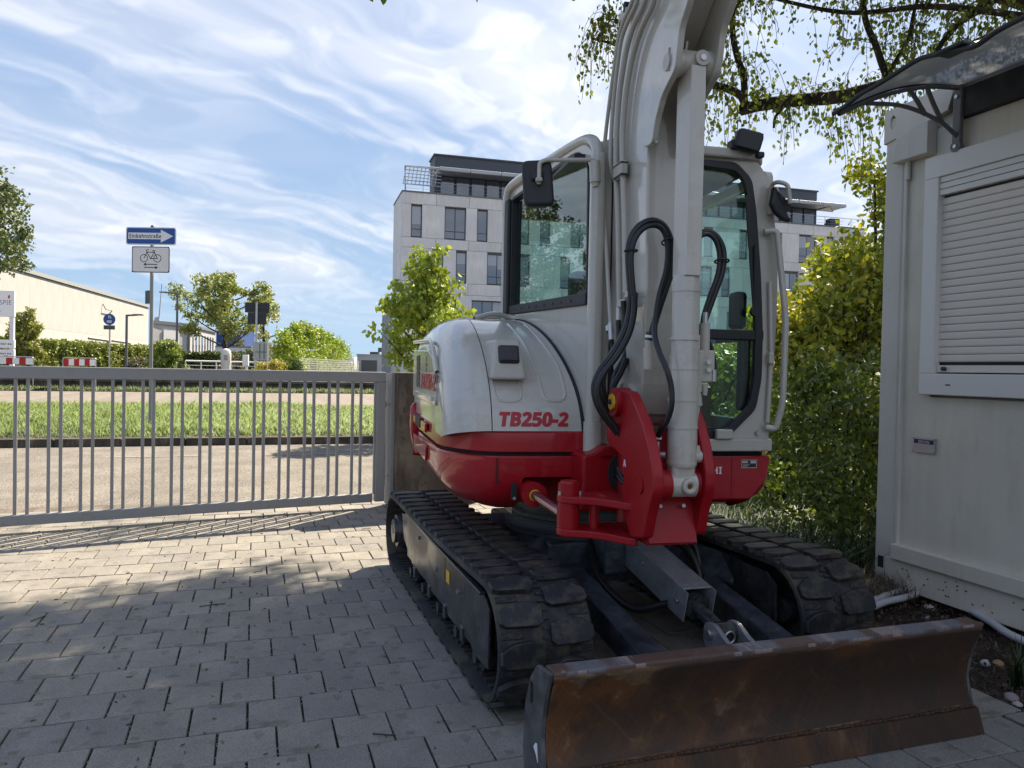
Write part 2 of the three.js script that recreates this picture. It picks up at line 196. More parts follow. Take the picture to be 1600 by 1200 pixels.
// ================================================================= SETTING
const Rg = rng(7);
struct('ground', uvm(new THREE.PlaneGeometry(1400, 1400, 8, 8).rotateX(-Math.PI / 2).translate(0, -0.09, -300), 0.4), std(0.30, 0.31, 0.24, 1, { map: T.soil }));
{ // near street, kerb of single stones, verge, cycle path, far strip
  const sheet = (x0, x1, z0, z1, y) => uvm(new THREE.PlaneGeometry(x1 - x0, z1 - z0).rotateX(-Math.PI / 2).translate((x0 + x1) / 2, y, (z0 + z1) / 2), 0.5);
  const asph = std(0.385, 0.375, 0.36, 0.95, { map: T.asphalt, bumpMap: T.asphalt, bumpScale: 0.004 });
  struct('road', sheet(-45, 60, -14.2, -7.75, -0.02), asph);
  const kerb = struct('kerb', sheet(-45, 60, -14.42, -14.2, -0.015), M.soil), ks = [std(0.27, 0.25, 0.23, 0.9, { map: T.concrete }), std(0.22, 0.21, 0.195, 0.9, { map: T.concrete })];
  const kg = [0, 1].map((k) => uvm(box(0.99, 0.2, 0.15, 0, 0.015, 0, 0.02), 1.5, k * 0.4)); for (let i = 0; i < 42; i++) { const m = part(kerb, 'kerb_stone', kg[i % 2], ks[(i * 7 % 5) % 2]); m.position.set(-19.6 + i, (Rg() - 0.5) * 0.008, -14.3 + (Rg() - 0.5) * 0.012); }
  const gut = struct('gutter_strip', sheet(-45, 60, -8.35, -7.9, -0.012), std(0.36, 0.33, 0.30, 0.95, { map: T.concrete }));
  { const m = struct('road_marking', [sheet(-6.2, -3.7, -12.72, -12.62, -0.014), sheet(-2.1, -0.75, -12.62, -12.53, -0.014), sheet(0.35, 2.6, -12.6, -12.5, -0.014)], std(0.62, 0.6, 0.56, 0.9, { map: T.asphalt })); }
  struct('verge', sheet(-45, 60, -25.6, -14.38, 0.075), std(0.30, 0.36, 0.13, 1, { map: T.soil }));
  struct('cycle_path', sheet(-60, 70, -39.8, -25.4, 0.01), std(0.44, 0.41, 0.39, 0.95, { map: T.asphalt }));
  struct('far_verge', sheet(-70, 80, -43, -39.6, 0.03), std(0.20, 0.30, 0.09, 1, { map: T.soil }));
  struct('far_street', uvm(new THREE.PlaneGeometry(9, 240).rotateX(-Math.PI / 2).rotateY(-0.13).translate(14, 0.012, -165), 0.5), asph);
}
// grass blades as real geometry
function bladeTuft(seed, n, h, w, lean) { const R = rng(seed), pos = [], nor = [], idx = []; for (let i = 0; i < n; i++) { const a = R() * 6.283, r = R() * w * 9, x = Math.cos(a) * r, z = Math.sin(a) * r, d = R() * 6.283, L = h * lerp(0.5, 1.1, R()), ln = lean * lerp(0.3, 1.2, R()), dx = Math.cos(d), dz = Math.sin(d), v = pos.length / 3; const put = (t, s) => { const b = ln * t * t; pos.push(x + dx * b * L - dz * s, L * t * (1 - 0.25 * ln * t), z + dz * b * L + dx * s); nor.push(dx * 0.6, 0.8, dz * 0.6); }; put(0, -w); put(0, w); put(0.5, -w * 0.8); put(0.5, w * 0.8); put(1, 0); idx.push(v, v + 1, v + 3, v, v + 3, v + 2, v + 2, v + 3, v + 4); } const g = new THREE.BufferGeometry(); g.setAttribute('position', new THREE.Float32BufferAttribute(pos, 3)); g.setAttribute('normal', new THREE.Float32BufferAttribute(nor, 3)); g.setIndex(idx); return g; }
const grassMat = new THREE.MeshPhysicalMaterial({ color: 0xffffff, roughness: 0.7, transmission: 0.35, thickness: 0, side: THREE.DoubleSide });
function grass(name, label, cat, n, geo, seed, place, c0, c1) { const R = rng(seed), m = new THREE.InstancedMesh(geo, grassMat, n), q = new THREE.Matrix4(), e = new THREE.Euler(), c = new THREE.Color(); for (let i = 0; i < n; i++) { const [x, y, z, s] = place(R); e.set(0, R() * 6.283, 0); q.compose(V([x, y, z]), new THREE.Quaternion().setFromEuler(e), V([s, s * lerp(0.75, 1.25, R()), s])); m.setMatrixAt(i, q); const t = R(); m.setColorAt(i, c.setRGB(lerp(c0[0], c1[0], t), lerp(c0[1], c1[1], t), lerp(c0[2], c1[2], t))); } shade(m); top(m, name, label, cat); m.userData.kind = 'stuff'; return m; }
grass('verge_grass', 'long fresh green grass on the verge beyond the kerb', 'grass', 34000, bladeTuft(3, 7, 0.27, 0.0042, 0.7), 31, (R) => { const z = -14.5 - 11 * Math.pow(R(), 1.2), x = lerp(-11, 8, R()), k = fbm(x / 40 + 0.5, z / 40 + 0.9, 12, 3, 5); return [x, 0.07, z, lerp(0.25, 1.55, k) * (z > -14.9 ? 0.35 : z > -15.4 ? 0.7 : 1)]; }, [0.09, 0.18, 0.012], [0.27, 0.36, 0.035]);
grass('far_grass', 'thin strip of grass at the foot of the low wall', 'grass', 5000, bladeTuft(4, 6, 0.3, 0.012, 0.5), 32, (R) => [lerp(-22, 14, R()), 0.02, lerp(-41.9, -39.7, R()), lerp(0.5, 1, R())], [0.08, 0.15, 0.012], [0.2, 0.28, 0.04]);

{ // block paving in running bond: joint bed, single stones near, the rest of the field joined
  const bed = struct('paving', uvm(new THREE.PlaneGeometry(11.5, 10).rotateX(-Math.PI / 2).translate(-2.65, -0.011, -3.0), 3), std(0.22, 0.2, 0.18, 1, { map: T.soil, bumpMap: T.soil, bumpScale: 0.01 }));
  const P = 0.2125, D = 0.2485, geo = [], R = rng(91), shapes = 5;
  for (let k = 0; k < shapes; k++) { // slab with worn, chamfered edges
    const w = P - 0.0065 - R() * 0.002, d = D - 0.0048 - R() * 0.002, c = 0.0028, j = () => (R() - 0.5) * 0.003;
    const lo = [[-w / 2, -d / 2], [w / 2, -d / 2], [w / 2, d / 2], [-w / 2, d / 2]].map(([x, z]) => [x + j(), z + j()]), pos = [], idx = [];
    for (const [y, s] of [[-0.06, 0], [-c, 0], [0, c]]) for (const [x, z] of lo) pos.push(x - Math.sign(x) * s, y, z - Math.sign(z) * s);
    for (const r of [0, 4]) for (let i = 0; i < 4; i++) { const a = r + i, b = r + (i + 1) % 4; idx.push(a, a + 4, b, b, a + 4, b + 4); } idx.push(8, 11, 9, 9, 11, 10);
    const g = new THREE.BufferGeometry(); g.setAttribute('position', new THREE.Float32BufferAttribute(pos, 3)); g.setIndex(idx); const f = g.toNonIndexed(); f.computeVertexNormals(); geo.push(uvm(f, 2.2, R(), R()));
  }
  const mats = [[0.335, 0.325, 0.305], [0.31, 0.305, 0.29], [0.355, 0.342, 0.318], [0.29, 0.285, 0.275], [0.325, 0.31, 0.287], [0.37, 0.355, 0.33], [0.305, 0.292, 0.272], [0.34, 0.335, 0.32]].map((c) => std(...c.map((x, q) => (0.325 + (x - 0.325) * 0.85) * [1.1, 1.08, 1.04][q]), 0.93, { map: T.speck, bumpMap: T.speckB, bumpScale: 0.0016 }));
  camera.updateMatrixWorld(true); camera.updateProjectionMatrix(); camera.matrixWorldInverse.copy(camera.matrixWorld).invert();
  const all = []; const v = V([0, 0, 0]);
  for (let k = -12; k <= 20; k++) for (let i = -38; i <= 18; i++) {
    const x = 0.0995 + P * (i + 0.5 + (((k % 2) + 2) % 2 ? 0.5 : 0)), z = -2.8176 - D * (k + 0.5); if (x > 3.02 || x < -8 || z < -7.95) continue;
    v.set(x, 0, z).applyMatrix4(camera.matrixWorldInverse); const dep = -v.z; let key = 1e9; if (dep > 0.3) { const sx = Math.abs(v.x / dep), sy = Math.abs(v.y / dep); if (sx < 0.72 && sy < 0.55) key = dep; }
    const hidden = x > 1.1 && z < -2.2 && z > -5.4 && !(x > 1.45 && x < 2.2 && z > -4.1); all.push([key + (hidden ? 50 : 0), x, z]);
  }
  all.sort((a, b) => a[0] - b[0]); const rest = [];
  all.forEach(([key, x, z], n) => { const tint = (fbm(x / 8 + 0.5, z / 8 + 0.5, 10, 3, 4) - 0.5) * 5 + R() * 5; const mi = Math.floor(clamp(tint, 0, 7)); const y = (R() - 0.5) * 0.0035, rx = (R() - 0.5) * 0.008, rz = (R() - 0.5) * 0.008, flip = R() < 0.5 ? Math.PI : 0, gi = Math.floor(R() * shapes);
    if (n < 300 && key < 40) { const m = part(bed, 'paver', geo[gi], mats[mi]); m.position.set(x, y, z); m.rotation.set(rx, flip, rz); } else rest.push([x, y, z, rx, flip, rz, mi, gi]); });
  for (let k = 0; k < 1; k++) { const f = new THREE.InstancedMesh(geo[0], std(1, 1, 1, 0.93, { map: T.speck, bumpMap: T.speckB, bumpScale: 0.0016 }), rest.length), q = new THREE.Matrix4(); rest.forEach((r, i) => { q.compose(V([r[0], r[1], r[2]]), new THREE.Quaternion().setFromEuler(new THREE.Euler(r[3], r[4], r[5])), V([1, 1, 1])); f.setMatrixAt(i, q); f.setColorAt(i, mats[r[6]].color); }); f.name = 'paver_field'; f.userData.kind = 'stuff'; shade(f); bed.add(f); }
  // edging stones along the bed
  const eg = uvm(box(0.117, 0.06, 0.236, 0, -0.03, 0, 0.004), 2.2); for (let k = -12; k <= 10; k++) { const m = part(bed, 'edging_stone', eg, mats[(k + 20) % 8]); m.position.set(3.045 + ((k % 2) ? 0.05 : 0.0) * 0, 0.001, -2.8176 - D * (k + 0.5)); }
  // grit in the joints
  const gr = new THREE.InstancedMesh(new THREE.IcosahedronGeometry(0.0032, 0), std(1, 1, 1, 0.9), 5200), q = new THREE.Matrix4(), c = new THREE.Color();
  for (let i = 0; i < 5200; i++) { const k = Math.floor(R() * 19) - 4, odd = ((k % 2) + 2) % 2, row = -2.8176 - D * k; let x, z; if (R() < 0.72) { x = 0.0995 + P * (Math.floor(R() * 26) - 17 + (odd ? 0.5 : 0)); z = row - R() * D; } else { x = lerp(-3.6, 2.9, R()); z = row; } x += (R() - 0.5) * 0.006; z += (R() - 0.5) * 0.005; q.makeScale(1, 0.8, 1).multiply(new THREE.Matrix4().makeScale(...[0, 0, 0].map(() => lerp(0.5, 1.3, R())))).setPosition(x, -0.007, z); gr.setMatrixAt(i, q); const t = R() ** 2 * 0.5 + 0.05; gr.setColorAt(i, c.setRGB(t, t * 0.95, t * 0.88)); }
  gr.name = 'joint_grit'; gr.userData.kind = 'stuff'; bed.add(gr);
  // fallen catkins and crumbs on the stones
  const cat = new THREE.InstancedMesh(new THREE.CapsuleGeometry(0.0028, 0.016, 2, 5).rotateZ(Math.PI / 2), std(1, 1, 1, 0.9), 260); for (let i = 0; i < 260; i++) { q.compose(V([lerp(-3, 1.1, R()), 0.004, lerp(-7.6, -2, R())]), new THREE.Quaternion().setFromEuler(new THREE.Euler(0, R() * 6.3, 0)), V([lerp(0.3, 1.3, R()), 1, lerp(0.5, 1, R())])); cat.setMatrixAt(i, q); const t = R(); cat.setColorAt(i, c.setRGB(lerp(0.03, 0.16, t), lerp(0.025, 0.10, t), lerp(0.02, 0.05, t))); }
  shade(cat); top(cat, 'fallen_catkins', 'small brown catkins and crumbs scattered over the paving', 'plant litter'); cat.userData.kind = 'stuff';
}
// twigs lying on the paving
for (const [px, a, L, lab] of [[[[-1.086,0,-4.684]][0], 0.9, 0.09, 'dark dry twig at the left on the paving stones'], [[[-0.21,0,-4.69]][0], 0.1, 0.14, 'brown twig on the edge of the sunlit paving'], [[[0.043,0,-5.368]][0], 0.4, 0.06, 'short reddish catkin twig in the sunlit paving'], [[[0.486,0,-2.859]][0], -0.5, 0.09, 'dark forked twig near the front of the crawler track'], [[[0.934,0,-6.588]][0], 0.3, 0.09, 'small yellowish sprig by the rear of the crawler track']]) { const g = [tube([[-L / 2, 0, 0], [0, 0.006, 0.01], [L / 2, 0, -0.004]], 0.0028, 8, 5), tube([[0, 0.005, 0.008], [L * 0.2, 0.004, L * 0.2]], 0.002, 4, 5)]; const t = part(null, 'twig', g, M.twig); t.position.set(px[0], 0.005, px[2]); t.rotation.y = a; top(t, 'twig', lab, 'twig'); }

// ---------------------------------------------------------------- gate, pillar
{
  const t = base('gate', 'grey steel bar gate across the yard entrance', 'gate', [-1.93, 0, -7.08], THREE.MathUtils.degToRad(9.667));
  part(t, 'top_rail', uvm(span([-1.4, 1.252, -0.03], [3.221, 1.353, 0.03], 0.008), 1.4), M.gate);
  part(t, 'bottom_rail', uvm(span([-1.4, 0.06, -0.032], [3.10, 0.144, 0.032], 0.006), 1.4), M.gate);
  part(t, 'stile', uvm(span([3.128, 0.06, -0.033], [3.2215, 1.2515, 0.033], 0.006), 1.4), M.gate);
  const bg = uvm(box(0.026, 1.116, 0.026, 0, 0.696, 0, 0.003), 1.4);
  for (let k = -6; k < 14; k++) for (const o of [0.111, 0.196]) { if (k === -6 && o < 0.15) continue; const m = part(t, 'bar', bg, M.gate); m.position.set(o + 0.2317 * k, 0, 0); }
  part(t, 'hinge', [span([3.222, 1.02, -0.02], [3.262, 1.04, 0.02]), span([3.222, 1.0, -0.012], [3.235, 1.06, 0.012])], M.zinc);
  part(t, 'hinge', [span([3.222, 0.30, -0.02], [3.262, 0.32, 0.02]), span([3.222, 0.29, -0.012], [3.235, 0.38, 0.012])], M.zinc);
  part(t, 'stop_plate', [span([3.223, 0.2, -0.03], [3.228, 0.62, 0.03])], M.zinc);
  for (const y of [0.9, 1.05, 0.42, 0.31]) part(t, 'weld_seam', span([3.1275, y, -0.0335], [3.222, y + 0.004, 0.0335]), M.gate);
}
{ const p = base('gate_pillar', 'stained concrete gate pillar behind the excavator tail', 'pillar', [1.30, 0, -7.66], THREE.MathUtils.degToRad(9.667)); part(p, 'shaft', uvm(span([0.02, -0.1, -0.12], [0.92, 1.352, 0.18], 0.012), 0.9), M.concrete); part(p, 'steel_edge', span([-0.012, 0.02, -0.08], [0.019, 1.34, 0.1]), M.gate); }

// ---------------------------------------------------------------- low wall beyond the cycle path
{ const w = base('low_wall', 'low dark wall with pale coping beyond the grass verge', 'wall', [0, 0, -42]); part(w, 'wall_face', uvm(span([-60, -0.1, -0.2], [16, 0.42, 0.2]), 0.5), std(0.22, 0.21, 0.19, 0.95, { map: T.concrete })); part(w, 'coping', uvm(span([-60, 0.42, -0.26], [16, 0.56, 0.26], 0.02), 0.5), std(0.36, 0.36, 0.35, 0.9, { map: T.concrete })); }

// ---------------------------------------------------------------- trees, hedges, shrubs
function tree(name, label, p, o, group) {
  const t = base(name, label, 'tree', p, 0, group), R = rng(o.seed), H = o.h, wood = [], C = [];
  const trunk = [[0, -0.1, 0], [0.1 * R(), H * 0.3, 0.08], [0.15 * (R() - 0.5), H * 0.6, 0], [0.1, H * 0.92, 0.05]]; wood.push(taper(trunk, o.r, o.r * 0.18, 14, 8));
  for (let i = 0; i < o.limbs; i++) { const f = lerp(o.low ?? 0.3, 0.9, i / o.limbs), a = i * 2.4 + R(), L = o.w * lerp(0.55, 1, R()) * (o.cone ? lerp(1, 0.22, (f - (o.low ?? 0.3)) / 0.65) : Math.sin(Math.PI * clamp(f * 0.82 + 0.12)) ** 0.7); const y0 = H * f * 0.92, e = [Math.cos(a) * L, y0 + L * (o.up ?? 0.5), Math.sin(a) * L]; wood.push(taper([[0, y0, 0], [e[0] * 0.5, y0 + L * (o.up ?? 0.5) * 0.42, e[2] * 0.5], e], o.r * 0.34, o.r * 0.06, 8, 5)); for (let k = 0; k < o.per; k++) { const s = lerp(0.35, 1.06, R()); C.push([e[0] * s + (R() - 0.5) * o.cr * 2, y0 + (e[1] - y0) * s + (R() - 0.4) * o.cr * 1.6, e[2] * s + (R() - 0.5) * o.cr * 2, o.cr * lerp(0.55, 1.1, R())]); } }
  for (let k = 0; k < o.per * 2; k++) C.push([(R() - 0.5) * o.cr * 2, H * lerp(0.85, 1, R()), (R() - 0.5) * o.cr * 2, o.cr * 0.7]);
  part(t, 'trunk', wood.map((g) => uvm(g, 0.8)), o.dark ? M.twig : M.bark); const cr = part(t, 'crown', leafCloud(clumps(C, o.leaves, o.seed + 5), { size: o.leaf, seed: o.seed + 9, tint: o.tint, width: o.wide ?? 0.7, droop: o.droop ?? 0.3, yellow: o.yellow, tintY: [0.42, 0.36, 0.03] }), o.mat ?? LM); return t;
}
function bush(name, label, p, o, group, cat = 'bush') { // leafy mass without a bare stem
  const t = base(name, label, cat, p, o.turn ?? 0, group), R = rng(o.seed), C = [], n = o.n ?? 40, st = [];
  for (let i = 0; i < n; i++) { const a = R() * 6.283, y = R(), k = o.prof ? o.prof(y) : Math.sqrt(1 - (2 * y - 0.8) ** 2 / 1.5), r = Math.sqrt(R()) * 0.95; C.push([Math.cos(a) * r * k * o.w, 0.08 * o.h + y * o.h * 0.88, Math.sin(a) * r * k * (o.d ?? o.w), o.cr * lerp(0.7, 1.15, R())]); }
  for (let i = 0; i < (o.stems ?? 9); i++) { const c = C[i]; st.push(taper([[c[0] * 0.2, -0.05, c[2] * 0.2], [c[0] * 0.6, c[1] * 0.5, c[2] * 0.5], [c[0], c[1], c[2]]], 0.012 * o.h, 0.003 * o.h, 6, 5)); }
  part(t, 'stems', st, M.twig); part(t, 'foliage', leafCloud(clumps(C, o.leaves, o.seed + 3), { size: o.leaf, seed: o.seed + 4, tint: o.tint, width: o.wide ?? 0.6, droop: o.droop ?? 0.2, yellow: o.yellow, tintY: o.tintY ?? [0.42, 0.36, 0.03] }), o.mat ?? LM); return t;
}
function hedge(name, label, a, b, w, h, o) { const dx = b[0] - a[0], dz = b[2] - a[2], L = Math.hypot(dx, dz), t = base(name, label, 'hedge', [a[0], 0, a[2]], Math.atan2(-dz, dx)), R = rng(o.seed), s = []; for (let i = 0; i < o.n; i++) { const x = R() * L; let y = R() * h, z = (R() - 0.5) * w; const side = R(); const wob = fbm(x / 50 + 0.1, y / 50 + 0.3, 60, 3, o.seed) - 0.5; if (side < 0.55) z = w / 2 * (1 - 0.12 * R()) + wob * 0.7; else if (side < 0.85) y = h * (1 - 0.07 * R()) + wob * 0.6; s.push([x, Math.max(0.02, y), z]); } part(t, 'twigs', uvm(span([0, 0, -w * 0.36], [L, h * 0.86, w * 0.33]), 1), std(0.02, 0.03, 0.012, 1)); part(t, 'foliage', leafCloud(s, { size: o.leaf, seed: o.seed + 2, tint: o.tint, width: 0.75, droop: 0.1 }), LMd); return t; }
const at = (a, y = 0) => [a[0], y, a[2]];
{ // far left
  const h0 = [[-14.979,1.454,-51.564],[-10.636,1.63,-60.655],[-8.091,1.76,-69.3]], h1 = [[-6.535,1.851,-76.167],[0.169,2.026,-78.119]];
  hedge('clipped_hedge', 'long green hedge in front of the cream hall', h0[0], h0[2], 1.6, 2.65, { n: 28000, leaf: 0.2, seed: 41, tint: [[0.15, 0.20, 0.02], [0.34, 0.37, 0.06]] });
  hedge('clipped_hedge', 'dark low hedge below the white office with strip windows', h1[0], h1[1], 2, 2.4, { n: 7000, leaf: 0.26, seed: 42, tint: [[0.06, 0.10, 0.015], [0.15, 0.2, 0.04]] });
  tree('roadside_tree', 'tall green tree cut by the left edge of the photo', at([[-8.648,1.42,-28.288]][0]), { seed: 51, h: 8.2, r: 0.17, w: 2.5, limbs: 17, per: 6, cr: 0.5, leaves: 110, leaf: 0.12, low: 0.5, tint: [[0.08, 0.12, 0.025], [0.16, 0.20, 0.05]] });
  bush('cone_bush', 'yellow green conical bush right of the company sign', at([[-12.88,1.507,-51.909]][0]), { seed: 52, h: 4.6, w: 1.35, n: 60, cr: 0.42, leaves: 90, leaf: 0.2, prof: (y) => 1.1 - 0.85 * y, tint: [[0.17, 0.20, 0.02], [0.33, 0.34, 0.045]] });
  bush('round_bush', 'round clipped bush with bright leaves beside the sign post', at([[-4.372,1.644,-43.74]][0]), { seed: 53, h: 2.55, w: 1.0, n: 80, cr: 0.3, leaves: 130, leaf: 0.14, tint: [[0.12, 0.20, 0.015], [0.32, 0.38, 0.03]] });
  bush('thin_bush', 'half bare brownish bush left of the round clipped bush', at([[-6.208,1.631,-47.532]][0]), { seed: 54, h: 1.7, w: 0.85, n: 40, cr: 0.26, leaves: 60, leaf: 0.12, tint: [[0.09, 0.085, 0.04], [0.17, 0.15, 0.07]] });
  tree('maple_tree', 'sparse young tree with dark trunk left of the dark sign back', at([[-2.179,1.842,-62.012]][0]), { seed: 61, h: 8.2, r: 0.23, w: 4.3, limbs: 16, per: 6, cr: 0.66, leaves: 80, leaf: 0.22, low: 0.33, up: 0.55, dark: 1, tint: [[0.19, 0.24, 0.045], [0.40, 0.44, 0.10]] });
  tree('maple_tree', 'paler loose tree behind the back of the road sign', at([[0.782,1.972,-69.46]][0]), { seed: 62, h: 8, r: 0.18, w: 3.1, limbs: 12, per: 3, cr: 0.6, leaves: 58, leaf: 0.22, low: 0.2, up: 0.5, dark: 1, tint: [[0.24, 0.27, 0.06], [0.44, 0.44, 0.11]] });
  const row = [[446, 62, 4.2, 1.8], [462, 66, 5.2, 1.7], [480, 72, 5.4, 1.9], [494, 80, 5.6, 2], [507, 90, 5.4, 2.2], [519, 104, 5.4, 2.4], [529, 122, 5.6, 2.6], [537, 145, 5.4, 3]];
  const rl = ['nearest', 'second', 'third', 'fourth', 'fifth', 'sixth', 'seventh', 'farthest'];
  row.forEach(([px, d, h, w], i) => { const q = V([[0.322,1.382,-0.947]][0]).sub(camera.position); const k = (px - 800) / 1188 * d; bush('street_tree', `bright green young tree, ${rl[i]} in the row along the side street`, [0.94682 * k + 0.32151 * d, 0, 0.32115 * k - 0.94673 * d], { seed: 70 + i, h, w, n: 46, cr: w * 0.36, leaves: 46, leaf: 0.24 + d * 0.0006, stems: 5, prof: (y) => 1.05 - 0.8 * y, tint: [[0.22, 0.33, 0.02], [0.46, 0.54, 0.05]] }, 'young trees along the side street', 'tree'); });
  const yb = [[424, 44, 1.75, 1.0, 'yellow'], [441, 47, 1.5, 0.75, 'yellow'], [456, 46, 1.8, 0.8, 'green']];
  yb.forEach(([px, d, h, w, k], i) => { const e = (px - 800) / 1188 * d; bush('garden_bush', ['golden yellow bush below the grey notice board', 'smaller golden bush right of the notice board', 'upright green garden bush at the right end of the border'][i], [0.94682 * e + 0.32151 * d, 0, 0.32115 * e - 0.94673 * d], { seed: 85 + i, h, w, n: 34, cr: 0.3, leaves: 80, leaf: 0.14, tint: k === 'yellow' ? [[0.28, 0.27, 0.02], [0.5, 0.42, 0.03]] : [[0.12, 0.20, 0.02], [0.28, 0.34, 0.03]] }); });
  bush('garden_bush', 'dark green spreading conifer behind the white post box', at([[-0.205,1.817,-52.891]][0]), { seed: 89, h: 2.3, w: 1.5, n: 50, cr: 0.34, leaves: 80, leaf: 0.14, tint: [[0.03, 0.07, 0.02], [0.07, 0.12, 0.03]] });
  bush('garden_bush', 'brown red leaved shrub behind the white bollard', at([[-1.456,1.807,-55.429]][0]), { seed: 90, h: 2.1, w: 1.1, n: 40, cr: 0.3, leaves: 60, leaf: 0.14, tint: [[0.10, 0.08, 0.03], [0.24, 0.15, 0.05]] });
}
tree('lime_tree', 'young lime tree with fresh leaves in front of the office block', at([[3.19,1.594,-14.764]][0]), { seed: 95, h: 3.8, r: 0.06, w: 1.25, limbs: 21, per: 5, cr: 0.27, leaves: 42, leaf: 0.11, low: 0.34, up: 0.7, cone: 1, droop: 0.5, tint: [[0.20, 0.29, 0.02], [0.48, 0.54, 0.05]] });

// ---------------------------------------------------------------- buildings
{ // cream hall, its long wall running away to the right
  const a = [[-17.98,1.374,-50.469]][0], b = [[-11.917,1.906,-99.121]][0], L = Math.hypot(b[0] - a[0], b[2] - a[2]), t = base('industrial_hall', 'long windowless cream hall behind the hedge', 'building', [a[0], 0, a[2]], Math.atan2(-(b[2] - a[2]), b[0] - a[0]));
  const cream = std(0.50, 0.495, 0.465, 0.85, { map: T.facade });
  part(t, 'wall_core', span([0, -0.2, -30], [L, 7.9, -0.12]), cream);
  const n = 22, pw = L / n; const pg = uvm(span([0.006, 0, -0.119], [pw - 0.006, 3.935, 0]), 0.2), pg2 = uvm(span([0.006, 3.945, -0.119], [pw - 0.006, 7.86, 0]), 0.2, 0.4);
  for (let i = 0; i < n; i++) { part(t, 'wall_panel', pg, cream).position.x = i * pw; part(t, 'wall_panel', pg2, cream).position.x = i * pw; }
  part(t, 'roof_edge', span([-0.2, 7.9, -30.2], [L + 0.15, 8.2, 0.14]), std(0.30, 0.31, 0.30, 0.6));
  for (const f of [0.58, 0.72]) part(t, 'cable_duct', bentTube([[L * f, 3.6, 0.06], [L * (f + 0.1), 3.55, 0.06], [L * (f + 0.13), 3.5, 0.06]], 0.045), std(0.42, 0.40, 0.35));
  part(t, 'downpipe', bentTube([[L * 0.66, 7.0, 0.05], [L * 0.66, 6.5, 0.3], [L * 0.70, 6.5, 0.3], [L * 0.70, 6.1, 0.05]], 0.05), std(0.25, 0.25, 0.22));
}
{ // white office with strip windows
  const c = [[-7.981,2.073,-108.351]][0], r = [[-5.75,2.272,-126.61]][0], l = [[-11.943,1.931,-102.3]][0];
  const t = base('flat_office', 'low white office with company sign and tall strip windows', 'building', [c[0], 0, c[2]], Math.atan2(-(r[2] - c[2]), r[0] - c[0]));
  const L = Math.hypot(r[0] - c[0], r[2] - c[2]), white = std(0.46, 0.46, 0.46, 0.7, { map: T.facade }); // lit face: local x 0..L, z 0
  const th = Math.atan2(-(l[2] - c[2]), l[0] - c[0]) - t.rotation.y, W2 = Math.hypot(l[0] - c[0], l[2] - c[2]), lx = Math.cos(th) * W2, lz = -Math.sin(th) * W2;
  part(t, 'wall', [extrude([[0, 0], [L, 0], [L + lx, -lz], [lx, -lz]], 6.2).rotateX(-Math.PI / 2)], white);
  part(t, 'roof', [extrude([[-0.25, -0.25], [L + 0.2, -0.25], [L + lx, -lz], [lx - 0.2, -lz]], 0.4).rotateX(-Math.PI / 2).translate(0, 6.2, 0)], std(0.13, 0.14, 0.16));
  for (let i = 0; i < 8; i++) { const w = part(t, 'window', span([L * (0.07 + i * 0.113), 3.0, -0.1], [L * (0.07 + i * 0.113) + L * 0.055, 5.4, 0.03]), M.frameD); part(w, 'pane', span([L * (0.07 + i * 0.113) + 0.15, 3.1, 0.02], [L * (0.07 + i * 0.113) + L * 0.055 - 0.15, 5.3, 0.05]), M.pane); }
  const sg = part(t, 'company_sign', box(2.9, 1.9, 0.1), std(0.62, 0.62, 0.62)); sg.position.set(lx * 0.52, 4.6, lz * 0.52); sg.rotation.y = Math.atan2(lz, -lx); sg.translateZ(0.1); const tx = part(sg, 'lettering', text('kurtz', 0.62, 0.04, { regular: 1 }), M.lettering); tx.position.set(0, -0.4, 0.06);
  part(t, 'downpipe', rod([lx * 0.07, 0, lz * 0.07 + 0.15], [lx * 0.07, 6.2, lz * 0.07 + 0.15], 0.14), std(0.16, 0.16, 0.17));
  part(t, 'antenna', [rod([lx * 0.4, 6.5, lz * 0.4 - 2], [lx * 0.4 + 1.4, 11.6, lz * 0.4 - 2], 0.09, 0.05), rod([lx * 0.42, 6.6, lz * 0.4 - 2], [lx * 0.55, 6.9, lz * 0.4 - 2], 0.3)], std(0.3, 0.32, 0.36));
}
{ const p = [[-5.194,2.342,-133.816]][0], t = base('blue_annex', 'low white annex with dark blue upper cladding', 'building', [p[0], 0, p[2]], -0.3); part(t, 'wall', span([-1.2, 0, -8], [9, 4.2, 0]), std(0.72, 0.72, 0.70)); part(t, 'cladding', span([-1, 4.4, -8], [3, 7.0, -0.6]), std(0.02, 0.06, 0.22)); part(t, 'roof', span([-1.3, 4.2, -8.1], [9.1, 4.4, 0.1]), std(0.2, 0.2, 0.2)); for (let i = 0; i < 3; i++) part(t, 'window', span([0.4 + i * 2.6, 1.4, -0.05], [2.4 + i * 2.6, 2.6, 0.03]), M.pane); }

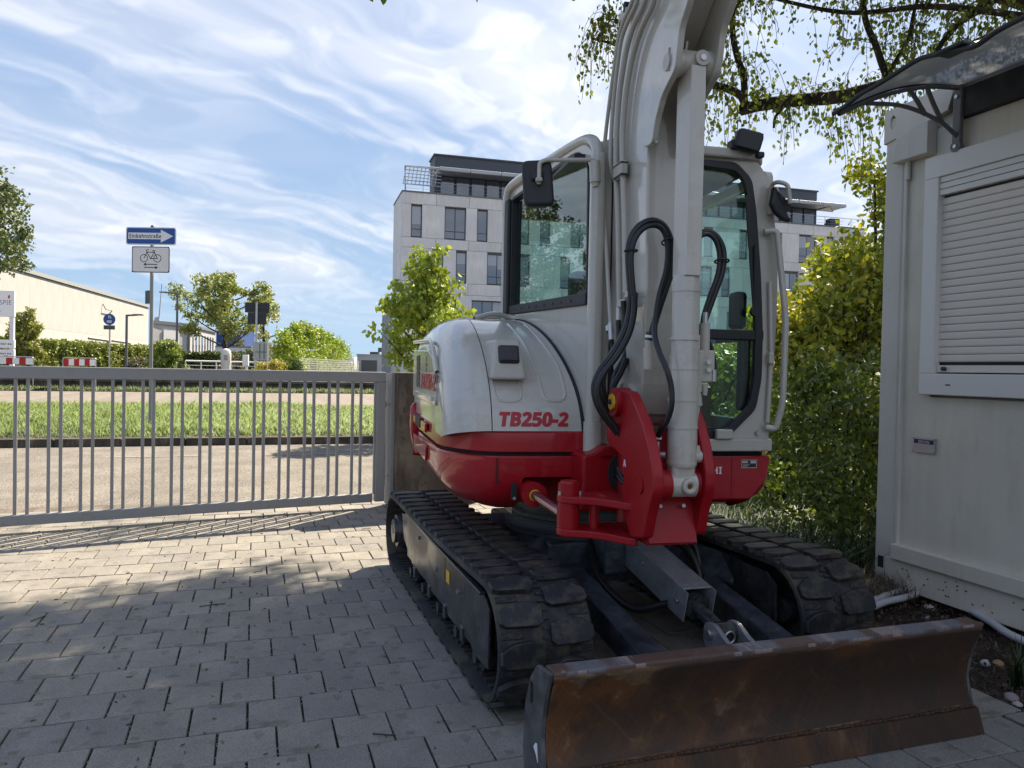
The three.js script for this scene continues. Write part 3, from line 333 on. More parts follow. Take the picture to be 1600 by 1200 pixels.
{ // pale concrete office block
  const t = base('office_block', 'pale concrete office block with penthouse behind the excavator', 'building', [10.51, 0, -56.61], -0.0524);
  const Y = [1.0, 4.4, 7.97, 11.25], pan = [std(0.82, 0.80, 0.77, 0.8, { map: T.facade }), std(0.78, 0.76, 0.735, 0.8, { map: T.facade }), std(0.84, 0.815, 0.785, 0.8, { map: T.facade })];
  part(t, 'wall_core', [span([0.05, -0.1, -5.3], [7, 14.5, -0.32]), span([7, -0.1, -16], [40.9, 14.5, -0.32])], std(0.30, 0.31, 0.33, 0.9));
  const R = rng(121), win = []; // [x, width, floor]
  const rows = { 3: [[0.48, .82], [3.03, 1.64], [5.55, .83], [8.09, 1.64]], 2: [[2.14, .82], [3.96, .82], [6.4, 1.62]], 1: [[0.6, 1.6], [3.2, 0.82], [5.25, 3.3]], 0: [[2.6, 2.2], [5.6, 3.2]] };
  for (let f = 0; f < 4; f++) { const l = rows[f].slice(); let x = f === 3 ? 10.63 : f === 2 ? 9.0 : 9.6, k = f; while (x < 39.6) { const w = k % 3 === 1 ? 1.64 : 0.82; l.push([x, w]); x += k % 2 ? 2.55 : 3.36; k++; } for (const q of l) win.push([...q, f]); }
  if (1) { const e = win.filter((q) => !(q[2] === 3 && q[0] > 30)); win.length = 0; win.push(...e, [31.7, 0.82, 3], [34.23, 1.77, 3], [37.04, 0.75, 3], [39.3, 0.82, 3]); }
  const WH = [2.9, 2.28, 2.34, 2.36];
  for (const [x, w, f] of win) { const y = Y[f], h = WH[f], o = part(t, 'window', [span([x, y, -0.31], [x + w, y + h, -0.2])], M.frameD), nn = w > 2 ? 4 : w > 1.2 ? 2 : 1; for (let k = 0; k < nn; k++) { const a = x + 0.07 + k * (w - 0.07) / nn, b = a + (w - 0.07) / nn - 0.07; part(o, 'pane', span([a, y + 0.62, -0.2], [b, y + h - 0.07, -0.18]), M.pane); part(o, 'lower_pane', span([a, y + 0.07, -0.2], [b, y + 0.56, -0.18]), M.pane); if (R() < 0.55) part(o, 'blind', span([a, y + lerp(0.9, 1.5, R()), -0.178], [b, y + h - 0.07, -0.172]), std(0.42, 0.45, 0.50, 0.6)); } }
  // facade panels between the openings
  const bands = [[14.55, 13.69], [11.2, 10.44], [7.92, 7.05], [4.35, 3.95], [0.95, 0.0]], put = (x0, x1, y0, y1) => { if (x1 - x0 > 0.06) part(t, 'facade_panel', uvm(span([x0 + 0.012, y0 + 0.012, -0.319], [x1 - 0.012, y1 - 0.012, 0]), 0.3, R(), R()), pan[Math.floor(R() * 3)]); };
  const PX = []; for (let x = -0.2; x < 41; x += 2.56) PX.push(x); PX.push(41);
  for (const [a, b] of bands) for (let i = 0; i < PX.length - 1; i++) put(PX[i], PX[i + 1], b, a);
  for (let f = 0; f < 4; f++) { const y0 = f ? bands[4 - f][0] : 0.95, y1 = bands[3 - f][1], l = win.filter((q) => q[2] === f).sort((p, q) => p[0] - q[0]); let x = -0.2; const fill = (a, b) => { const n = Math.max(1, Math.round((b - a) / 1.3)); for (let k = 0; k < n; k++) put(a + (b - a) * k / n, a + (b - a) * (k + 1) / n, y0, y1); }; for (const [wx, w] of l) { if (wx > x) fill(x, wx); x = wx + w; } fill(x, 41); if (f === 1 || f === 0) for (const [wx, w] of l) put(wx, wx + w, Y[f] + WH[f], y1); }
  for (let f = 0; f < 4; f++) for (let k = 0; k < 2; k++) part(t, 'side_panel', uvm(span([-0.2, [0, 3.95, 7.05, 10.44][f] + 0.012, -0.33 - 2.5 * (k + 1)], [0.049, [3.94, 7.04, 10.43, 14.55][f], -0.335 - 2.5 * k]), 0.3, R()), pan[k]);
  part(t, 'parapet_cap', [span([-0.25, 14.55, -5.3], [7, 14.65, 0.05]), span([7, 14.55, -16], [41.05, 14.65, 0.05])], std(0.16, 0.17, 0.18));
  // penthouse
  part(t, 'penthouse_wall', [span([2.7, 14.6, -5.25], [8, 18.3, -3]), span([8, 14.6, -13], [38.2, 18.3, -3])], M.attic);
  part(t, 'penthouse_roof_edge', [span([2.6, 18.3, -5.3], [8, 18.42, -2.9]), span([8, 18.3, -13.1], [38.3, 18.42, -2.9])], M.frameD);
  for (let i = 0; i < 28; i++) { const x = 3.18 + i * 1.245; const w = part(t, 'penthouse_window', span([x, 15.2, -2.99], [x + 1.12, 16.66, -2.93]), M.frameD); part(w, 'pane', span([x + 0.06, 15.3, -2.93], [x + 1.06, 16.6, -2.91]), M.pane); }
  part(t, 'canopy', [span([2.7, 16.72, -3], [40, 16.9, -1.2], 0.05), extrude([[-38.2, -3], [-40, -1.2], [-38.2, -1.2]].map(([x, z]) => [-x, z]), 0.15).rotateX(-Math.PI / 2).translate(0, 16.6, -4.2)], M.canopyM);
  for (let i = 0; i < 15; i++) part(t, 'canopy_panel', span([2.75 + i * 2.48, 16.65, -1.6], [5.18 + i * 2.48, 16.96, -1.12], 0.06), M.canopyM);
  const lat = []; for (let i = 0; i < 9; i++) lat.push(rod([0.2 + i * 0.3, 16.75, -1.2], [0.0 + i * 0.3, 15.45, -1.0], 0.03, 0.03, 6)); for (let k = 0; k < 6; k++) lat.push(rod([-0.1 + k * 0.05, 15.4 + k * 0.26, -1.0], [2.9, 15.4 + k * 0.26, -1.1], 0.035, 0.035, 6)); lat.push(rod([0.1, 16.78, -1.2], [2.8, 16.82, -1.2], 0.08, 0.08, 8), rod([0.2, 14.6, -1.2], [0.1, 16.78, -1.2], 0.05, 0.05, 6));
  part(t, 'terrace_lattice', lat, M.canopyM);
  const rail = [rod([0, 15.45, -0.25], [41, 15.45, -0.25], 0.025, 0.025, 6), rod([0, 15.15, -0.25], [41, 15.15, -0.25], 0.012, 0.012, 5), rod([0, 14.9, -0.25], [41, 14.9, -0.25], 0.012, 0.012, 5)]; for (let x = 0; x < 41.2; x += 1.37) rail.push(rod([x, 14.6, -0.25], [x, 15.45, -0.25], 0.022, 0.022, 5)); part(t, 'terrace_railing', rail, std(0.3, 0.31, 0.32, 0.4, { metalness: 0.6 }));
  part(t, 'terrace_cabinet', [span([38.0, 14.65, -1.5], [39.0, 15.5, -0.8], 0.05), span([37.8, 14.9, -1.4], [38.1, 15.1, -0.9])], M.frameD);
  part(t, 'pier', span([-0.19, 0, 0.02], [0.75, 3.9, 0.5]), pan[2]); part(t, 'roof_mast', rod([9, 18.4, -6], [9, 19.1, -6], 0.03, 0.03, 6), M.frameD);
}
{ // corrugated hall left of the office block, with its garage
  const a = [[11.728,2.27,-74.198]][0], t = base('corrugated_hall', 'light grey corrugated hall left of the office block', 'building', [a[0], 0, a[2]], -0.3), m = std(0.46, 0.50, 0.56, 0.55), ribs = [];
  part(t, 'wall', span([0, 0, -12], [9, 7.2, 0]), m); for (let i = 0; i < 45; i++) ribs.push(span([i * 0.2 + 0.03, 0.1, 0], [i * 0.2 + 0.12, 7.1, 0.05])); part(t, 'cladding_ribs', ribs, m); part(t, 'roof_edge', span([-0.1, 7.2, -12.1], [9.1, 7.4, 0.12]), M.canopyM);
  const g = base('garage', 'small grey garage with dark roller door at the side street', 'garage', at([[11.282,2.379,-89.14]][0]), -0.3); part(g, 'wall', span([0, 0, -6], [2.9, 2.75, 0]), std(0.42, 0.46, 0.50, 0.7)); part(g, 'roof', span([-0.1, 2.75, -6.1], [3, 2.9, 0.1]), M.canopyM); const d = part(g, 'door', span([0.5, 0, -0.02], [2.3, 2.2, 0.05]), std(0.10, 0.11, 0.12)); part(g, 'vent_unit', [span([1.3, 2.9, -2], [2.3, 3.2, -1]), span([2.2, 3.2, -1.8], [2.6, 3.7, -1.3])], M.frameD);
}
// ---------------------------------------------------------------- signs, lamps and small things across the street
{
  const p = at([[-1.991,1.488,-17.05]][0]), t = base('street_sign', 'blue one way sign over a white bicycle panel on a grey post', 'street sign', p, -0.36);
  part(t, 'post', rod([0, 0, 0], [0, 4.16, 0], 0.036, 0.036, 14), std(0.27, 0.27, 0.275, 0.5)); part(t, 'post_cap', new THREE.SphereGeometry(0.037, 12, 6).translate(0, 4.16, 0), M.black);
  const plate = (w, h, y, draw, name, edge) => { const b = part(t, name, extrude(round([[-w / 2, -h / 2], [w / 2, -h / 2], [w / 2, h / 2], [-w / 2, h / 2]], 0.05), 0.012, 0.003), M.zinc); b.position.set(0, y, 0.045); const W = 512, H = Math.round(512 * h / w); const f = part(b, 'printed_face', new THREE.PlaneGeometry(w - 0.012, h - 0.012).translate(0, 0, 0.0142), new THREE.MeshStandardMaterial({ roughness: 0.45, map: print(W, H, draw) })); part(t, 'clamp', span([-0.05, y - 0.02, -0.04], [0.05, y + 0.02, 0.044]), M.zinc); return b; };
  plate(1.03, 0.355, 3.965, (c, w, h) => { c.fillStyle = '#e9e9ea'; c.fillRect(0, 0, w, h); c.fillStyle = '#1c4f9c'; c.beginPath(); c.roundRect(7, 7, w - 14, h - 14, 16); c.fill(); c.fillStyle = '#e9e9ea'; c.beginPath(); c.moveTo(22, h * 0.31); c.lineTo(w * 0.70, h * 0.31); c.lineTo(w * 0.70, h * 0.12); c.lineTo(w * 0.95, h * 0.5); c.lineTo(w * 0.70, h * 0.88); c.lineTo(w * 0.70, h * 0.69); c.lineTo(22, h * 0.69); c.fill(); c.fillStyle = '#16181c'; c.font = 'bold 56px sans-serif'; c.textBaseline = 'middle'; c.fillText('Einbahnstraße', 30, h * 0.51, w * 0.655); }, 'one_way_plate');
  plate(0.78, 0.53, 3.49, (c, w, h) => { c.fillStyle = '#17181a'; c.fillRect(0, 0, w, h); c.fillStyle = '#e6e2e0'; c.beginPath(); c.roundRect(9, 9, w - 18, h - 18, 24); c.fill(); c.strokeStyle = '#17181a'; c.lineWidth = 9; const k = w / 512; c.translate(w / 2, h * 0.40); c.scale(k, k); for (const x of [-92, 92]) { c.beginPath(); c.arc(x, 18, 50, 0, 7); c.stroke(); } c.lineWidth = 10; c.beginPath(); c.moveTo(-92, 18); c.lineTo(-52, -66); c.lineTo(50, -62); c.lineTo(0, 24); c.lineTo(-52, -66); c.moveTo(0, 24); c.lineTo(92, 18); c.lineTo(44, -78); c.moveTo(18, -84); c.lineTo(68, -84); c.moveTo(-60, -90); c.lineTo(-28, -104); c.moveTo(-52, -66); c.lineTo(-60, -92); c.stroke(); c.lineWidth = 11; for (const [y, s] of [[100, -1], [142, 1]]) { c.beginPath(); c.moveTo(-92 * s, y); c.lineTo(88 * s, y); c.moveTo(88 * s - 28 * s, y - 18); c.lineTo(92 * s, y); c.lineTo(88 * s - 28 * s, y + 18); c.stroke(); } }, 'bicycle_plate');
  const s = part(t, 'side_plate', box(0.012, 0.27, 0.24, 0, 0, 0), std(0.09, 0.11, 0.11)); s.position.set(-0.10, 2.74, -0.06); s.rotation.y = 0.95;
}
{
  const t = base('street_sign', 'round blue pedestrian and cycle sign on a thin post', 'street sign', at([[-7.209,1.585,-44.703]][0]), -0.2); part(t, 'post', rod([0, 0, 0], [0, 4.0, 0], 0.04, 0.04, 10), M.zinc); part(t, 'round_plate', new THREE.CylinderGeometry(0.3, 0.3, 0.02, 32).rotateX(Math.PI / 2).translate(0, 3.63, 0.06), std(0.02, 0.07, 0.27, 0.5)); part(t, 'pictogram', [span([-0.05, 3.7, 0.07], [0.02, 3.84, 0.078]), span([0.05, 3.66, 0.07], [0.09, 3.8, 0.078]), span([-0.12, 3.45, 0.07], [0.12, 3.58, 0.078])], std(0.5, 0.55, 0.65)); part(t, 'lower_plate', span([-0.28, 3.1, 0.05], [0.28, 3.32, 0.07]), std(0.06, 0.08, 0.07));
}
for (const [px, d, h, arm, lab] of [[197, 48, 4.4, 0.7, 'grey street lamp with short arm before the cream hall'], [275.5, 55, 6.5, -0.95, 'tall street lamp with arm to the left before the white office']]) { const k = (px - 800) / 1188 * d, t = base('street_lamp', lab, 'street lamp', [0.94682 * k + 0.32151 * d, 0, 0.32115 * k - 0.94673 * d], -0.3); part(t, 'pole', rod([0, 0, 0], [0, h, 0], 0.085, 0.075, 10), std(0.13, 0.14, 0.15)); part(t, 'arm', rod([0, h - 0.05, 0], [arm, h, 0], 0.06, 0.06, 8), std(0.13, 0.14, 0.15)); part(t, 'lamp_head', box(0.6, 0.1, 0.25, arm + Math.sign(arm) * 0.02, h + 0.01, 0, 0.04), std(0.2, 0.2, 0.2)); }
{ // back of a large road sign
  const t = base('street_sign', 'dark back of a stepped road sign on a grey post', 'street sign', at([[0.1,1.772,-46.449]][0]), -0.25); part(t, 'post', rod([0, 0, 0], [0, 5, 0], 0.07, 0.07, 10), M.zinc); part(t, 'upper_plate', span([-0.68, 4.42, -0.09], [0.70, 5.0, -0.075]), std(0.025, 0.03, 0.04)); part(t, 'lower_plate', span([-0.52, 3.75, -0.09], [0.54, 4.415, -0.075]), std(0.028, 0.033, 0.043)); part(t, 'bracket', [span([-0.6, 4.7, -0.075], [0.6, 4.74, -0.05]), span([-0.5, 4.05, -0.075], [0.5, 4.09, -0.05])], std(0.05, 0.055, 0.06)); }
{ const t = base('notice_board', 'grey notice board standing before the garden bushes', 'board', at([[0.372,1.77,-45.301]][0]), -0.25); part(t, 'panel', span([-0.42, 1.65, -0.03], [0.42, 2.7, 0.03]), std(0.36, 0.38, 0.37)); part(t, 'post', rod([-0.36, 0, 0], [-0.36, 1.648, 0], 0.03), M.zinc); part(t, 'post', rod([0.36, 0, 0], [0.36, 2.72, 0.06], 0.03), std(0.7, 0.7, 0.68)); part(t, 'bar', [span([-0.32, 2.1, 0.03], [0.3, 2.16, 0.05]), span([-0.1, 1.75, 0.03], [-0.04, 2.6, 0.05]), span([0.14, 1.75, 0.03], [0.2, 2.6, 0.05])], std(0.16, 0.17, 0.17)); }
{ const t = base('bollard', 'white weathered column with rounded top by the railing', 'bollard', at([[-1.442,1.715,-43.803]][0]), 0); part(t, 'shaft', new THREE.LatheGeometry([[0.24, 0], [0.24, 1.4], [0.27, 1.45], [0.27, 1.9], [0.24, 2.1], [0.15, 2.22], [0, 2.26]].map((p) => new THREE.Vector2(...p)), 16), std(0.72, 0.70, 0.64, 0.8, { map: T.facade })); part(t, 'dark_slot', span([-0.09, 1.62, 0.2], [0.09, 1.9, 0.282]), std(0.3, 0.3, 0.28)); }
{ const t = base('post_box', 'small white box on a thin white post', 'box', at([[-0.429,1.736,-43.46]][0]), -0.2); part(t, 'box_body', box(0.3, 0.6, 0.25, 0, 1.62, 0, 0.03), M.white); part(t, 'post', rod([0.06, 0, 0], [0.06, 1.32, 0], 0.06), M.white); }
{ const a = [[-3.672,1.684,-46.672]][0], b = [[2.729,1.853,-48.727]][0], L = Math.hypot(b[0] - a[0], b[2] - a[2]), t = base('railing', 'thin white railing on a pale wall below the dark hedge', 'railing', at(a), Math.atan2(-(b[2] - a[2]), b[0] - a[0])), r = [rod([0, 1.55, 0], [L, 1.55, 0], 0.045, 0.045, 8), rod([0, 1.3, 0], [L, 1.3, 0], 0.015, 0.015, 6)]; part(t, 'handrail', r, M.white); for (let i = 0; i <= 8; i++) part(t, 'post', rod([L * i / 8, 0, 0], [L * i / 8, 1.55, 0], 0.035, 0.035, 8), M.white); part(t, 'wall_base', span([0.3, 0, -0.5], [L * 0.99, 1.05, -0.2]), std(0.42, 0.38, 0.34, 0.9, { map: T.concrete })); }
for (const [px, w, lab] of [[20, 60, 'red and white road barrier board below the company sign'], [124, 48, 'red and white road barrier board standing alone before the hedge']]) { const d = 36, k = (px - 800) / 1188 * d, t = base('barrier_board', lab, 'barrier', [0.94682 * k + 0.32151 * d, 0, 0.32115 * k - 0.94673 * d], -0.28), W = w / 1188 * d; const n = 6; for (let i = 0; i < n; i++) part(t, i % 2 ? 'white_field' : 'red_field', span([-W / 2 + W * i / n, 1.2, 0], [-W / 2 + W * (i + 1) / n, 1.5, 0.03]), i % 2 ? M.white : std(0.45, 0.015, 0.02)); part(t, 'frame', bentTube([[-W / 2 - 0.03, 0, 0.01], [-W / 2 - 0.03, 1.56, 0.01], [W / 2 + 0.03, 1.56, 0.01], [W / 2 + 0.03, 0, 0.01]], 0.025, 0.08), M.zinc); part(t, 'foot', [span([-W / 2 - 0.1, 0, -0.4], [-W / 2 + 0.1, 0.12, 0.4]), span([W / 2 - 0.1, 0, -0.4], [W / 2 + 0.1, 0.12, 0.4])], M.black); }
{ const t = base('company_pylon', 'white company pylon sign cut by the left edge', 'sign', at([[-12.149,1.464,-44.265]][0]), -0.3); const face = new THREE.MeshStandardMaterial({ roughness: 0.5, map: print(512, 400, (c, w, h) => { c.fillStyle = '#f4f3f0'; c.fillRect(0, 0, w, h); c.fillStyle = '#4b5a8f'; c.font = '96px sans-serif'; c.textAlign = 'left'; c.fillText('SPIE', 292, 215, 205); c.fillStyle = '#c3243c'; c.beginPath(); c.ellipse(440, 92, 15, 30, 0.2, 0, 7); c.fill(); c.fillStyle = '#50546a'; c.font = '44px sans-serif'; c.fillText('k.', 292, 330); }) });
  const b = part(t, 'upper_panel', span([-0.85, 3.55, -0.08], [0.85, 4.85, 0.08], 0.02), M.white); part(b, 'printed_face', new THREE.PlaneGeometry(1.66, 1.26).translate(0, 4.2, 0.0825), face); part(t, 'post', span([0.62, 0, -0.06], [0.82, 3.55, 0.06]), M.white); part(t, 'post', span([-0.82, 0, -0.06], [-0.62, 3.55, 0.06]), M.white);
  for (const y of [1.98, 1.5]) { const l = part(t, 'lower_panel', span([-0.85, y, -0.08], [0.85, y + 0.42, 0.08], 0.02), M.white); part(l, 'lettering', new THREE.PlaneGeometry(1.6, 0.36).translate(0, y + 0.21, 0.0825), new THREE.MeshStandardMaterial({ roughness: 0.5, map: print(256, 64, (c, w, h) => { c.fillStyle = '#f2f1ee'; c.fillRect(0, 0, w, h); c.fillStyle = '#666a70'; c.font = '30px sans-serif'; for (let k = 0; k < 6; k++) c.fillRect(140 + k * 18 + (y > 1.8 ? 4 : 0), 24 + (k % 3), k % 4 === 3 ? 6 : 12, 14); if (y < 1.8) c.fillRect(188, 48, 30, 6); }) })); } }
{ // mesh fence and parked trucks down the side street
  const a = [[3.6,1.998,-64.278]][0], b = [[11.163,2.359,-87.067]][0], L = Math.hypot(b[0] - a[0], b[2] - a[2]), t = base('mesh_fence', 'pale wire mesh fence along the side street', 'fence', at(a), Math.atan2(-(b[2] - a[2]), b[0] - a[0])), w = []; for (let i = 0; i <= 9; i++) part(t, 'post', rod([L * i / 9, 0, 0], [L * i / 9, 2.1, 0], 0.05, 0.05, 6), M.white); for (let y = 0.2; y < 2.1; y += 0.2) w.push(span([0, y, -0.012], [L, y + 0.024, 0.012])); for (let x = 0; x < L; x += 0.35) w.push(span([x, 0.1, -0.012], [x + 0.024, 2.05, 0.012])); part(t, 'wire_mesh', w, M.white);
  for (const [px, d, lab] of [[530, 150, 'far white box truck, left of two in the side street'], [545, 140, 'far white box truck, right of two in the side street']]) { const k = (px - 800) / 1188 * d, q = base('truck', lab, 'truck', [0.94682 * k + 0.32151 * d, 0, 0.32115 * k - 0.94673 * d], -0.32, ''); part(q, 'cargo_box', box(2.2, 2.3, 4.5, 0, 1.95, -1, 0.08), M.white); part(q, 'driver_cab', box(2, 1.7, 1.4, 0, 1.35, 2.0, 0.15), std(0.55, 0.56, 0.58)); part(q, 'windscreen', span([-0.85, 1.4, 2.69], [0.85, 2.0, 2.72]), M.pane); for (const [x, z] of [[-0.85, 1.9], [0.85, 1.9], [-0.85, -2], [0.85, -2]]) part(q, 'wheel', rod([x - 0.12, 0.42, z], [x + 0.12, 0.42, z], 0.42), M.black); }
}

// ================================================================= EXCAVATOR
const TH = THREE.MathUtils.degToRad(-7), zy = (l) => l.map((p) => [p[2], p[1]]), xy = (l) => l.map((p) => [p[0], p[1]]), xz = (l) => l.map((p) => [p[0], p[2]]);
const EX = base('excavator', 'light grey and red tracked mini excavator with rusty dozer blade', 'excavator', [1.83, 0, -4.1]);
const up = (name, geo, mat, label) => { const m = part(EX, name, geo, mat, label); m.rotation.y = TH; return m; };
{ // ---- crawler tracks
  const zf = 1.075, zr = -1.12, r = 0.235, cy = 0.272, Ls = zf - zr, LT = 2 * Ls + 2 * Math.PI * r;
  const loop = (s, o = 0) => { s = ((s % LT) + LT) % LT; const q = r + o; if (s < Ls) { const u = s / Ls; return [zr + s, cy + q - 0.012 * Math.sin(Math.PI * u) , 0, 1]; } s -= Ls; if (s < Math.PI * r) { const a = s / r; return [zf + Math.sin(a) * q, cy + Math.cos(a) * q, Math.sin(a), Math.cos(a)]; } s -= Math.PI * r; if (s < Ls) return [zf - s, cy - q, 0, -1]; s -= Ls; const a = s / r; return [zr - Math.sin(a) * q, cy - Math.cos(a) * q, -Math.sin(a), -Math.cos(a)]; };
  const N = 150, W = 0.2; // belt cross-section, closed round the loop
  const ring = [[-W, -0.011], [-W, 0.009], [-W + 0.006, 0.013], [W - 0.006, 0.013], [W, 0.009], [W, -0.011], [W - 0.05, -0.014], [-W + 0.05, -0.014], [-W, -0.011]];
  const belt = grid(N, ring.length - 1, (u, v) => { const k = Math.round(v * (ring.length - 1)), q = loop(u * LT, ring[k][1]); return [ring[k][0], q[1], q[0], u * 5.9, ring[k][0] * 1 + ring[k][1] * 2]; });
  const P2 = 84, out = [[0.004, -0.026], [0.03, -0.039], [0.165, -0.043], [0.186, -0.03], [0.186, 0.026], [0.125, 0.042], [0.05, 0.036], [0.02, 0.02], [0.004, 0.012]];
  const mk = (sgn, dx, sd) => { let p = out.map(([u, a]) => [sgn * (u - W), a * 1.24]); if (sgn < 0) p = p.reverse(); return uvm(extrude(round(p, 0.003, 1), 0.025, 0.003, [], 1), 3, sd, sd * 2).translate(0, 0, 0.011); };
  const lugG = [mk(1, 0, 0.1), mk(-1, 0, 0.5), mk(1, 0, 0.3), mk(-1, 0, 0.8)];
  const lugM = [M.lug, std(0.75, 0.77, 0.85, 0.6, { map: T.rubber }), std(1.1, 1.02, 0.9, 0.75, { map: T.rubber })];
  const R = rng(77);
  for (const cx of [-0.715, 0.715]) {
    const tb = part(EX, 'track_belt', belt.clone().translate(cx, 0, 0), M.rubber); const m4 = new THREE.Matrix4(), nub = [], cog = [];
    for (let i = 0; i < P2; i++) { const s = (i + 0.5) * LT / P2, q = loop(s), tz = q[3], ty = -q[2]; m4.makeBasis(V([1, 0, 0]), V([0, -ty, -tz]), V([0, q[3], q[2]])); m4.setPosition(cx, q[1], q[0]); const side = i % 2; const l = part(tb, 'track_lug', lugG[side + (R() < 0.5 ? 0 : 2)], lugM[Math.floor(R() * 3)]); m4.decompose(l.position, l.quaternion, l.scale);
      for (const [x0, x1] of side ? [[-0.19, -0.10]] : [[0.10, 0.19]]) nub.push(box(x1 - x0, 0.03, 0.008, (x0 + x1) / 2, 0, 0.014, 0.003).applyMatrix4(m4)); nub.push(box(0.034, 0.014, 0.010, 0, 0.018, 0.014).applyMatrix4(m4), box(0.034, 0.014, 0.010, 0, -0.018, 0.014).applyMatrix4(m4)); cog.push(new THREE.CylinderGeometry(0.012, 0.026, 0.05, 6).rotateX(-Math.PI / 2).translate(0.035, 0, -0.036).applyMatrix4(m4), new THREE.CylinderGeometry(0.012, 0.026, 0.05, 6).rotateX(-Math.PI / 2).translate(-0.035, 0, -0.036).applyMatrix4(m4), box(0.3, 0.03, 0.012, 0, 0, -0.016).applyMatrix4(m4)); }
    part(tb, 'tread_nubs', nub, M.lug); part(tb, 'drive_cogs', cog, M.rubber);
    const sg = Math.sign(cx), xo = cx + sg * 0.178, xi = cx - sg * 0.178;
    // track frame with outer plate, top ledge, rollers, sprocket, idler
    const pl = [[-0.86, 0.44], [-0.6, 0.475], [1.02, 0.445], [1.10, 0.40], [1.10, 0.15], [0.9, 0.14], [0.82, 0.165], [0.42, 0.16], [0.36, 0.18], [-0.02, 0.175], [-0.1, 0.195], [-0.5, 0.195], [-0.62, 0.24], [-0.78, 0.29]];
    const fr = part(EX, 'track_frame', [uvm(slabX(pl, Math.min(xo, xo - sg * 0.012), Math.max(xo, xo - sg * 0.012), 0.003), 1.3), uvm(slabX(pl.map(([z, y]) => [z, y]), Math.min(xi, xi + sg * 0.012), Math.max(xi, xi + sg * 0.012), 0.003), 1.3), uvm(span([cx - 0.17, 0.2, -0.7], [cx + 0.17, 0.43, 0.85]), 1.3)], M.chassis);
    part(fr, 'ledge', beam([xo + sg * 0.010, 0.485, -0.62], [xo + sg * 0.010, 0.452, 1.04], 0.028, 0.012, 0.003), M.chassis);
    for (const z of [-0.58, -0.22, 0.16, 0.54, 0.88]) part(fr, 'roller', [rod([cx - 0.14, 0.125, z], [cx + 0.14, 0.125, z], 0.065, 0.065, 20), rod([xo - sg * 0.03, 0.125, z], [xo - sg * 0.004, 0.125, z], 0.03, 0.03, 12)], M.chassis);
    for (const z of [-0.4, 0.0, 0.36, 0.7]) part(fr, 'roller_bracket', span([xo - 0.008, 0.135, z - 0.03], [xo + 0.006, 0.2, z + 0.02], 0.004), M.chassis);
    for (const [z, y] of [[-0.3, 0.40], [0.15, 0.33], [0.62, 0.34]]) part(fr, 'bolt', rod([xo, y, z], [xo + sg * 0.012, y, z], 0.011, 0.011, 6), M.guard);
    part(fr, 'plate_seam', span([xo - 0.0005, 0.30, 0.334], [xo + sg * 0.0015, 0.45, 0.338]), M.black);
    if (sg < 0) { const w = part(fr, 'warning_sticker', extrude([[0, 0], [0.065, 0], [0.065, 0.062], [0, 0.062]], 0.002).rotateY(-Math.PI / 2).translate(xo - 0.002, 0.325, 0.375), M.yellow); }
    part(EX, 'sprocket', [rod([cx - 0.05, cy, zr], [cx + 0.05, cy, zr], 0.2, 0.2, 30), rod([cx - 0.1, cy, zr], [xo - sg * 0.01, cy, zr], 0.13, 0.11, 26), rod([xo - sg * 0.01, cy, zr], [xo + sg * 0.012, cy, zr], 0.085, 0.08, 20)], M.chassis);
    part(EX, 'idler_wheel', [rod([cx - 0.06, cy, zf], [cx + 0.06, cy, zf], 0.205, 0.205, 30), rod([cx - 0.13, cy, zf], [cx + 0.13, cy, zf], 0.06, 0.06, 16)], M.chassis);
  }
  part(EX, 'undercarriage', [uvm(span([-0.36, 0.27, -0.62], [0.36, 0.50, 0.42], 0.02), 1.2), uvm(beam([-0.3, 0.42, 0.2], [-0.62, 0.34, 0.72], 0.16, 0.16, 0.02), 1.2), uvm(beam([0.3, 0.42, 0.2], [0.62, 0.34, 0.72], 0.16, 0.16, 0.02), 1.2), uvm(beam([-0.3, 0.42, -0.3], [-0.62, 0.34, -0.7], 0.16, 0.16, 0.02), 1.2), uvm(beam([0.3, 0.42, -0.3], [0.62, 0.34, -0.7], 0.16, 0.16, 0.02), 1.2), span([-0.12, 0.36, 0.40], [0.22, 0.56, 0.60], 0.02)], M.navy);
  part(EX, 'slew_ring', [rod([0, 0.50, 0], [0, 0.585, 0], 0.44, 0.44, 40), rod([0, 0.585, 0], [0, 0.70, 0], 0.40, 0.40, 40)], M.chassis);
  part(EX, 'undercarriage_hose', [tube([[-0.12, 0.50, 0.42], [-0.16, 0.36, 0.62], [-0.1, 0.27, 0.86], [0.0, 0.33, 1.02]], 0.018), tube([[0.2, 0.52, 0.45], [0.3, 0.5, 0.66], [0.31, 0.36, 0.8], [0.24, 0.3, 0.72]], 0.02), tube([[0.22, 0.56, 0.4], [0.36, 0.52, 0.62], [0.36, 0.36, 0.74]], 0.018)], M.hose);
}
